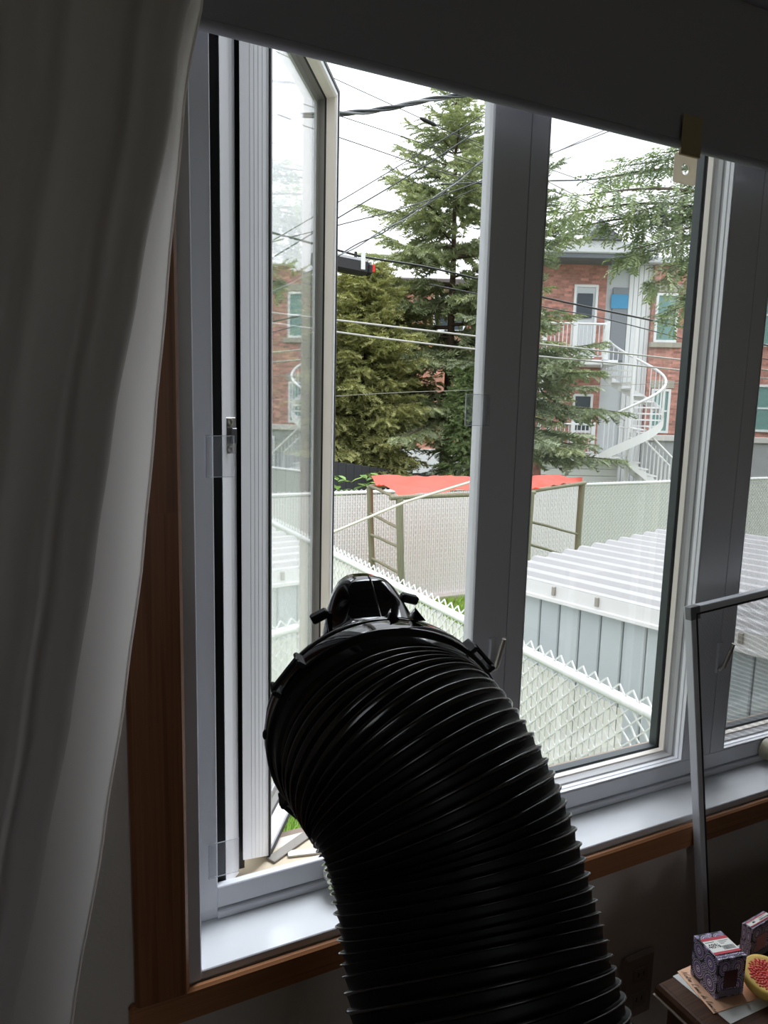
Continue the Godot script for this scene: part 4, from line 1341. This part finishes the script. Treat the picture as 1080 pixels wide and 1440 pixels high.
	for a in [-1.5, 1.57, 3.1]:
		var bs := Basis(Vector3(cos(a), 0, -sin(a)), Vector3(sin(a), 0, cos(a)), Vector3(0, -1, 0))
		lathe(rv, [Vector2(0.004, -0.001), Vector2(0.0038, 0.0012), Vector2(0.002, 0.002), Vector2(0.0, 0.0022)], 12, xf * Transform3D(bs, Vector3(sin(a), 0.014 / 1.0, cos(a)) * Vector3(0.0955, 1, 0.0955)))
	put("rivets", done(rv), rubber, col)

# ---------------------------------------------------------------- leaning insect screen
func mesh_sheet(w: float, h: float, nx: int, ny: int, seed_: int, wob: float) -> ArrayMesh:   # uv in metres, with a little thread sag
	var n := noise(seed_, 3.0)
	var s := st_new()
	for i in nx:
		for j in ny:
			var p := []
			var u := []
			for e in [[i, j], [i + 1, j], [i + 1, j + 1], [i, j + 1]]:
				var x: float = w * e[0] / nx
				var y: float = h * e[1] / ny
				p.append(Vector3(x, y, 0))
				u.append(Vector2(x + wob * n.get_noise_2d(x * 3.0, y * 8.0), y + wob * n.get_noise_2d(x * 1.5 + 9.0, y * 8.0)))
			quad_uv(s, p, u)
	return done(s)

func screen_mat() -> StandardMaterial3D:
	var im := Image.create(16, 16, false, Image.FORMAT_RGBA8)
	for y in 16:
		for x in 16:
			im.set_pixel(x, y, Color(0.16, 0.16, 0.17, 1.0 if (y < 4 or x < 1) else 0.0))
	var m := mat(1, 1, 1, 0.8)
	m.albedo_texture = tex(im)
	m.transparency = BaseMaterial3D.TRANSPARENCY_ALPHA
	m.cull_mode = BaseMaterial3D.CULL_DISABLED
	m.uv1_scale = Vector3(700, 700, 1)
	m.texture_repeat = true
	return m

func build_screen() -> void:
	var t := thing("insect_screen", "grey framed insect screen leaning against the sill at the right", "screen", Vector3(1.072, 0.002, 0.187))
	t.basis = Basis(Vector3.RIGHT, -0.094) * Basis(Vector3.BACK, deg_to_rad(4.0))
	var W := 0.62
	var H := 1.232
	var fm := mat(0.84, 0.85, 0.87, 0.4)
	var s := st_new()
	ring_frame(s, 0, W, 0, H, [Vector2(0, -0.009), Vector2(0, 0.005), Vector2(0.001, 0.006), Vector2(0.015, 0.006), Vector2(0.016, 0.004), Vector2(0.016, -0.009)], true)
	put("frame", done(s), fm, t)
	s = st_new()
	ring_frame(s, 0.011, W - 0.011, 0.011, H - 0.011, [Vector2(0, 0.006), Vector2(0.0005, 0.0072), Vector2(0.003, 0.0072), Vector2(0.0035, 0.006)], false)
	put("spline", done(s), mat(0.2, 0.2, 0.2, 0.7), t)
	var sc := put("corner_piece", box_mesh(Vector3(-0.0008, H - 0.022, -0.0065), Vector3(0.022, H + 0.0008, 0.0065), 0.001), mat(0.5, 0.5, 0.51, 0.5), t)
	sc.set_meta("label", "plastic corner piece")
	put("mesh", mesh_sheet(W - 0.03, H - 0.03, 30, 60, 61, 0.0005), screen_mat(), t, Vector3(0.015, 0.015, 0.0))
	# the window's own screen in the third light
	var w := get_node("window_1")
	var o := put("fly_screen", mesh_sheet(0.81, 1.2, 40, 60, 62, 0.0006), screen_mat(), w, Vector3(1.202, 0.9, -0.012))
	o.set_meta("kind", "structure")

# ---------------------------------------------------------------- side table and what lies on it
func stroke_text(s: SurfaceTool, lines: Array, xf: Transform3D, w: float) -> void:   # flat pen strokes in the plane of x and z
	s.set_smooth_group(-1)
	for l in lines:
		for k in l.size() - 1:
			var a: Vector2 = l[k]
			var b: Vector2 = l[k + 1]
			var d := (b - a).normalized() * w
			var n := Vector2(-d.y, d.x)
			var q := []
			for p in [a - d + n, a - d - n, b + d - n, b + d + n]:
				q.append(xf * Vector3(p.x, 0, -p.y))
			quad(s, q[0], q[1], q[2], q[3])

func handwriting(text: String) -> Array:   # slanted joined letters, x height 1
	var g := {
		"N": [[0, 0], [0.25, 2.0], [0.9, 0.0], [1.3, 2.1]], "o": [[0.6, 0.9], [0.2, 0.8], [0.05, 0.3], [0.35, 0], [0.7, 0.4], [0.6, 0.9], [0.95, 0.75]],
		"t": [[0, 0.1], [0.35, 1.7], [0.2, 0.3], [0.4, 0.0], [0.75, 0.2]], "r": [[0, 0.1], [0.2, 0.95], [0.3, 0.75], [0.6, 0.9], [0.5, 0.2], [0.8, 0.1]],
		"e": [[0, 0.4], [0.5, 0.6], [0.45, 0.95], [0.15, 0.8], [0.1, 0.2], [0.4, 0.0], [0.8, 0.3]], "L": [[0.7, 2.0], [0.4, 2.1], [0.15, 0.1], [0.5, 0.15], [1.0, 0.1]],
		"a": [[0.6, 0.9], [0.2, 0.8], [0.05, 0.3], [0.35, 0], [0.6, 0.8], [0.6, 0.1], [0.9, 0.2]], "m": [[0, 0.1], [0.15, 0.9], [0.2, 0.1], [0.45, 0.9], [0.55, 0.1], [0.8, 0.9], [0.9, 0.1], [1.2, 0.2]],
		"d": [[0.6, 0.9], [0.2, 0.8], [0.05, 0.3], [0.35, 0], [0.7, 1.9], [0.6, 0.2], [0.9, 0.1]], "l": [[0, 0.1], [0.4, 1.5], [0.3, 2.0], [0.15, 1.7], [0.25, 0.1], [0.6, 0.2]],
		"u": [[0, 0.8], [0.1, 0.1], [0.4, 0.1], [0.6, 0.9], [0.6, 0.1], [0.9, 0.2]], "'": [[0.1, 2.0], [0.05, 1.6]]}
	var out := []
	var x := 0.0
	for ch in text:
		if g.has(ch):
			var l := []
			for p in g[ch]: l.append(Vector2(x + p[0] + 0.3 * p[1], p[1]))
			out.append(l)
			if ch == "t": out.append([Vector2(x + 0.1 + 0.4, 1.3), Vector2(x + 0.75 + 0.4, 1.4)])
			x += g[ch][g[ch].size() - 1][0] + (0.15 if ch in "NL'" else 0.0)
		else: x += 0.9
	return out

func medallion_tex() -> ImageTexture:
	var r := RandomNumberGenerator.new()
	r.seed = 77
	var cs := [[64, 60, 50], [180, 70, 58], [70, 176, 56], [190, 190, 60], [128, 128, 26], [10, 128, 24], [246, 128, 24], [128, 8, 24], [128, 248, 24], [8, 8, 26], [248, 8, 26], [8, 248, 26], [248, 248, 26]]
	var nz := noise(78, 0.05)
	return paint(256, 256, func(x: int, y: int) -> Color:
		var base := Color(0.08, 0.065, 0.13).lerp(Color(0.15, 0.12, 0.22), 0.5 + 0.5 * nz.get_noise_2d(x, y))
		for c in cs:
			var dx: float = x - c[0]
			var dy: float = y - c[1]
			var d := sqrt(dx * dx + dy * dy) / float(c[2])
			if d > 1.05: continue
			var a := atan2(dy, dx)
			if d < 0.16: return Color(0.93, 0.9, 0.96)
			if d < 0.26: return Color(0.16, 0.12, 0.24)
			if d < 0.36: return Color(0.95, 0.92, 0.98)
			if d < 0.72: return Color(0.33, 0.26, 0.45).lerp(Color(0.6, 0.52, 0.7), 0.5 + 0.5 * sin(a * 22.0))
			if d < 0.8: return Color(0.9, 0.87, 0.95)
			if d < 0.9: return base
			return Color(0.92, 0.89, 0.97) if sin(a * 30.0) > 0.0 else base
		return base)

func soap_box(called: String, label: String, at: Vector3, u: Vector3, v: Vector3, h: float, med: Material, face: Color, deal: String) -> void:
	# u runs along the left face (towards us), v along the front face; a folded carton with label
	var t := thing(called, label, "box", at)
	var up := Vector3(0, h, 0)
	var o := Vector3.ZERO
	var s := st_new()
	var f := func(a: Vector3, b: Vector3, c: Vector3, d: Vector3) -> void:
		s.set_smooth_group(-1)
		quad_uv(s, [a, b, c, d], [Vector2(0, 1), Vector2(1, 1), Vector2(1, 0), Vector2(0, 0)])
	f.call(o, u, u + up, up)                      # left
	f.call(u, u + v, u + v + up, u + up)          # front
	f.call(u + v, v, v + up, u + v + up)          # right
	f.call(v, o, up, v + up)                      # back
	f.call(up, u + up, u + v + up, v + up)        # top
	f.call(o, v, u + v, u)                        # bottom
	put("carton", done(s), med, t)
	# closing flap folded over the front top edge, slightly proud
	var fn := u.normalized()
	s = st_new()
	s.set_smooth_group(-1)
	var a0 := u + up + Vector3(0, 0.0004, 0)
	quad(s, a0 + fn * 0.0008 - Vector3(0, 0.004, 0), a0 + v + fn * 0.0008 - Vector3(0, 0.004, 0), a0 + v - fn * 0.004, a0 - fn * 0.004)
	put("flap", done(s), med, t)
	var lt := mat(0.97, 0.97, 0.94, 0.5)
	var red := mat(0.8, 0.16, 0.25, 0.5)
	# price label on the top
	var un := u.normalized()
	var vn := v.normalized()
	var lx := Transform3D(Basis(vn, Vector3.UP, un), up + Vector3(0, 0.0004, 0))
	var L := v.length()
	var D := u.length()
	var pl := put("price_label", box_mesh(Vector3(0.002, 0, D * 0.25), Vector3(L * 0.98, 0.0004, D * 0.8), 0.0, lx), lt, t)
	for z in [[0.2, 0.3], [0.74, 0.83]]:
		put("red_band", box_mesh(Vector3(0.002, 0.0002, D * z[0]), Vector3(L * 0.98, 0.0006, D * z[1]), 0.0, lx), red, pl)
	s = st_new()
	var r := RandomNumberGenerator.new()
	r.seed = 5
	var x := L * 0.5
	while x < L * 0.92:   # printed bar lines
		var w := r.randf_range(0.0003, 0.0009)
		box(s, Vector3(x, 0.0004, D * 0.55), Vector3(x + w, 0.00055, D * 0.7), 0.0, lx)
		x += w + r.randf_range(0.0003, 0.0008)
	for k in 3:
		box(s, Vector3(L * 0.08, 0.0004, D * (0.36 + 0.0 * k)), Vector3(L * 0.4, 0.00055, D * 0.375), 0.0, lx)
		box(s, Vector3(L * 0.55, 0.0004, D * (0.36 + 0.05 * k)), Vector3(L * (0.9 - 0.1 * k), 0.00055, D * (0.37 + 0.05 * k)), 0.0, lx)
	put("print", done(s), rubber, pl)
	var tm := TextMesh.new()
	tm.text = deal
	var sf := SystemFont.new()
	sf.font_names = PackedStringArray(["Droid Sans"])
	tm.font = sf
	tm.font_size = 16
	tm.pixel_size = D * 0.16 / 12.0
	tm.depth = 0.0003
	var to := put("lettering", tm, rubber, pl)
	to.transform = lx * Transform3D(Basis(Vector3.RIGHT, -PI / 2), Vector3(L * 0.28, 0.0006, D * 0.52))
	# window and strip on the front face
	var fx := Transform3D(Basis(vn, Vector3.UP, vn.cross(Vector3.UP)), u + fn * 0.0003)
	put("window_patch", box_mesh(Vector3(L * 0.25, h * 0.24, 0), Vector3(L * 0.72, h * 0.68, 0.0004), 0.0, fx), mat(face.r, face.g, face.b, 0.3), t)
	put("strip", box_mesh(Vector3(L * 0.1, h * 0.04, 0), Vector3(L * 0.9, h * 0.2, 0.0004), 0.0, fx), mat(0.45, 0.42, 0.47, 0.5), t)
	s = st_new()
	lathe(s, [Vector2(h * 0.11, 0.0), Vector2(h * 0.11, 0.0005), Vector2(h * 0.085, 0.0005)], 20, fx * Transform3D(Basis(Vector3.RIGHT, PI / 2), Vector3(L * 0.58, h * 0.81, 0.0)))
	put("ring_mark", done(s), mat(0.55, 0.52, 0.6, 0.5), t)

func build_table() -> void:
	var dark := tri_map(mat(1, 1, 1, 0.6, 0.0, 0.3), wood_tex(Color(0.17, 0.105, 0.07), Color(0.36, 0.235, 0.155), 71, false), Vector3(2.5, 8, 8))
	var t := thing("side_table", "small dark brown wooden side table below the window at right", "table", Vector3(1.0186, 0.0, 0.4735))
	var X := 0.26
	var Z := 0.21
	var s := st_new()
	ring_frame(s, -X, X, -Z, Z, [Vector2(0.008, 0.7598), Vector2(0.003, 0.7583), Vector2(0.0, 0.7528), Vector2(0.0, 0.7438), Vector2(0.006, 0.7378), Vector2(0.012, 0.7358), Vector2(0.05, 0.7358)], false)
	box(s, Vector3(-X + 0.007, -Z + 0.007, 0.7358), Vector3(X - 0.007, Z - 0.007, 0.7598))
	var top := put("tabletop", done(s), dark, t)
	top.basis = Basis(Vector3.RIGHT, -PI / 2)
	s = st_new()
	box(s, Vector3(-X + 0.012, 0.610, -Z + 0.012), Vector3(X - 0.012, 0.7368, Z - 0.012), 0.003)
	put("apron", done(s), dark, t)
	s = st_new()
	ring_frame(s, -X - 0.0015, X + 0.0015, -Z - 0.0015, Z + 0.0015, [Vector2(0.003, 0.7425), Vector2(0.0, 0.7415), Vector2(0.0, 0.7395), Vector2(0.006, 0.7375)], false)
	var bead := put("bead", done(s), mat(0.5, 0.43, 0.36, 0.3), t)
	bead.basis = Basis(Vector3.RIGHT, -PI / 2)
	for sx in [-1, 1]:
		for sz in [-1, 1]:
			put("leg", box_mesh(Vector3(-0.02, 0, -0.02), Vector3(0.02, 0.620, 0.02), 0.004), dark, t, Vector3(sx * (X - 0.035), 0, sz * (Z - 0.035)))
	# sheets of paper
	var sheet := func(called: String, label: String, pts: Array, y: float, th: float, m: Material, curl: float) -> Node3D:
		var c: Vector2 = (pts[0] + pts[2]) * 0.5
		var o := thing(called, label, "paper" if called == "paper_sheet" else "card", Vector3(c.x, y, c.y))
		var g := st_new()
		g.set_smooth_group(-1)
		var n := 10
		var at := func(i: int, j: int, yy: float) -> Vector3:
			var a: Vector2 = pts[0].lerp(pts[1], float(i) / n)
			var b: Vector2 = pts[3].lerp(pts[2], float(i) / n)
			var p := a.lerp(b, float(j) / n) - c
			return Vector3(p.x, yy + curl * pow(float(i) / n, 4.0) * pow(1.0 - float(j) / n, 2.0), p.y)
		for i in n:
			for j in n:
				quad(g, at.call(i, j, th), at.call(i, j + 1, th), at.call(i + 1, j + 1, th), at.call(i + 1, j, th))
				quad(g, at.call(i, j, 0), at.call(i + 1, j, 0), at.call(i + 1, j + 1, 0), at.call(i, j + 1, 0))
		for i in n:
			quad(g, at.call(i, 0, 0), at.call(i, 0, th), at.call(i + 1, 0, th), at.call(i + 1, 0, 0))
			quad(g, at.call(i, n, th), at.call(i, n, 0), at.call(i + 1, n, 0), at.call(i + 1, n, th))
			quad(g, at.call(0, i, th), at.call(0, i, 0), at.call(0, i + 1, 0), at.call(0, i + 1, th))
			quad(g, at.call(n, i, 0), at.call(n, i, th), at.call(n, i + 1, th), at.call(n, i + 1, 0))
		put("sheet", done(g), m, o)
		return o
	sheet.call("paper_sheet", "white paper sheet lying lowest on the side table under the peach card", [Vector2(0.8666, 0.2661), Vector2(0.7893, 0.2661), Vector2(0.7946, 0.3565), Vector2(0.8868, 0.3583)], 0.7600, 0.0006, mat(0.82, 0.82, 0.8, 0.7), 0.0)
	var card: Node3D = sheet.call("greeting_card", "peach card with handwriting, under the patterned box on the side table", [Vector2(0.8780, 0.2634), Vector2(0.8012, 0.2634), Vector2(0.7871, 0.3363), Vector2(0.8824, 0.3469)], 0.7608, 0.0008, mat(0.93, 0.74, 0.6, 0.65), 0.0)
	s = st_new()
	var base := Vector3(0.8021, 0.7619, 0.2661) - card.position
	var dir := Vector3(-0.0165, 0, 0.075).normalized()
	var upv := Vector3(0, 1, 0).cross(dir).normalized()
	stroke_text(s, handwriting("Notre L'ame de l'amour"), Transform3D(Basis(dir, Vector3.UP, -upv).scaled_local(Vector3(0.0039, 1, 0.0039)), base + upv * 0.003), 0.07)
	put("handwriting", done(s), mat(0.2, 0.16, 0.2, 0.7), card)
	sheet.call("paper_sheet", "small white label card lying behind the patterned box", [Vector2(0.9465, 0.2643), Vector2(0.8956, 0.2643), Vector2(0.8920, 0.2854), Vector2(0.9395, 0.2854)], 0.7600, 0.0006, mat(0.85, 0.85, 0.83, 0.6), 0.0)
	# patterned cartons
	var med := mat(1, 1, 1, 0.45)
	med.albedo_texture = medallion_tex()
	soap_box("gift_box", "small purple medallion patterned box with a price label standing on the peach card", Vector3(0.8148, 0.7623, 0.2740), Vector3(-0.0070, 0, 0.0471), Vector3(0.0433, 0, 0.0094), 0.0588, med, Color(0.3, 0.13, 0.15), "48%")
	soap_box("gift_box", "purple patterned box with a pink front cut off by the picture edge", Vector3(0.9079, 0.7603, 0.2801), Vector3(0.0031, 0, 0.0149), Vector3(0.0527, 0, -0.0044), 0.0544, med, Color(0.75, 0.5, 0.52), "48%")
	# halved fruit
	var f := thing("halved_fruit", "yellow halved fruit with red pulp beside the patterned boxes", "fruit", Vector3(0.8833, 0.7616, 0.3398))
	f.scale = Vector3.ONE * 0.878
	s = st_new()
	var tilt := Transform3D(Basis(Vector3.RIGHT, 0.22) * Basis(Vector3.BACK, 0.12), Vector3(0, 0.021, 0))
	lathe(s, [Vector2(0.0, -0.021), Vector2(0.014, -0.0195), Vector2(0.026, -0.014), Vector2(0.0335, -0.005), Vector2(0.036, 0.004), Vector2(0.035, 0.009), Vector2(0.032, 0.0112), Vector2(0.027, 0.0105), Vector2(0.0, 0.0085)], 40, tilt)
	put("rind", done(s), mat(0.97, 0.82, 0.42, 0.5), f)
	var bm := SphereMesh.new()
	bm.radius = 1.0; bm.height = 2.0; bm.radial_segments = 10; bm.rings = 6
	var pl := []
	var r := RandomNumberGenerator.new()
	r.seed = 3
	for k in 120:
		var rr := 0.0265 * sqrt((k + 0.5) / 120.0)
		var a := k * 2.39996
		pl.append(tilt * Transform3D(Basis(Vector3.UP, -a).scaled_local(Vector3(0.0026, 0.0016, 0.0019) * r.randf_range(0.8, 1.2)), Vector3(rr * cos(a), 0.0103, rr * sin(a))))
	many("pulp", bm, mat(0.93, 0.38, 0.36, 0.3), pl, f)

func build_small() -> void:
	# second window of the room, behind the camera
	var w := Node3D.new()
	w.name = "window_2"
	add_child(w)
	structure(w)
	var s := st_new()
	ring_frame(s, -0.6, 0.6, 0.9, 2.1, [Vector2(0, 3.79), Vector2(0, 3.86), Vector2(0.05, 3.86), Vector2(0.05, 3.79)], true)
	put("frame", done(s), white2, w)
	put("pane", box_mesh(Vector3(-0.56, 0.94, 3.83), Vector3(0.56, 2.06, 3.832)), glass, w)
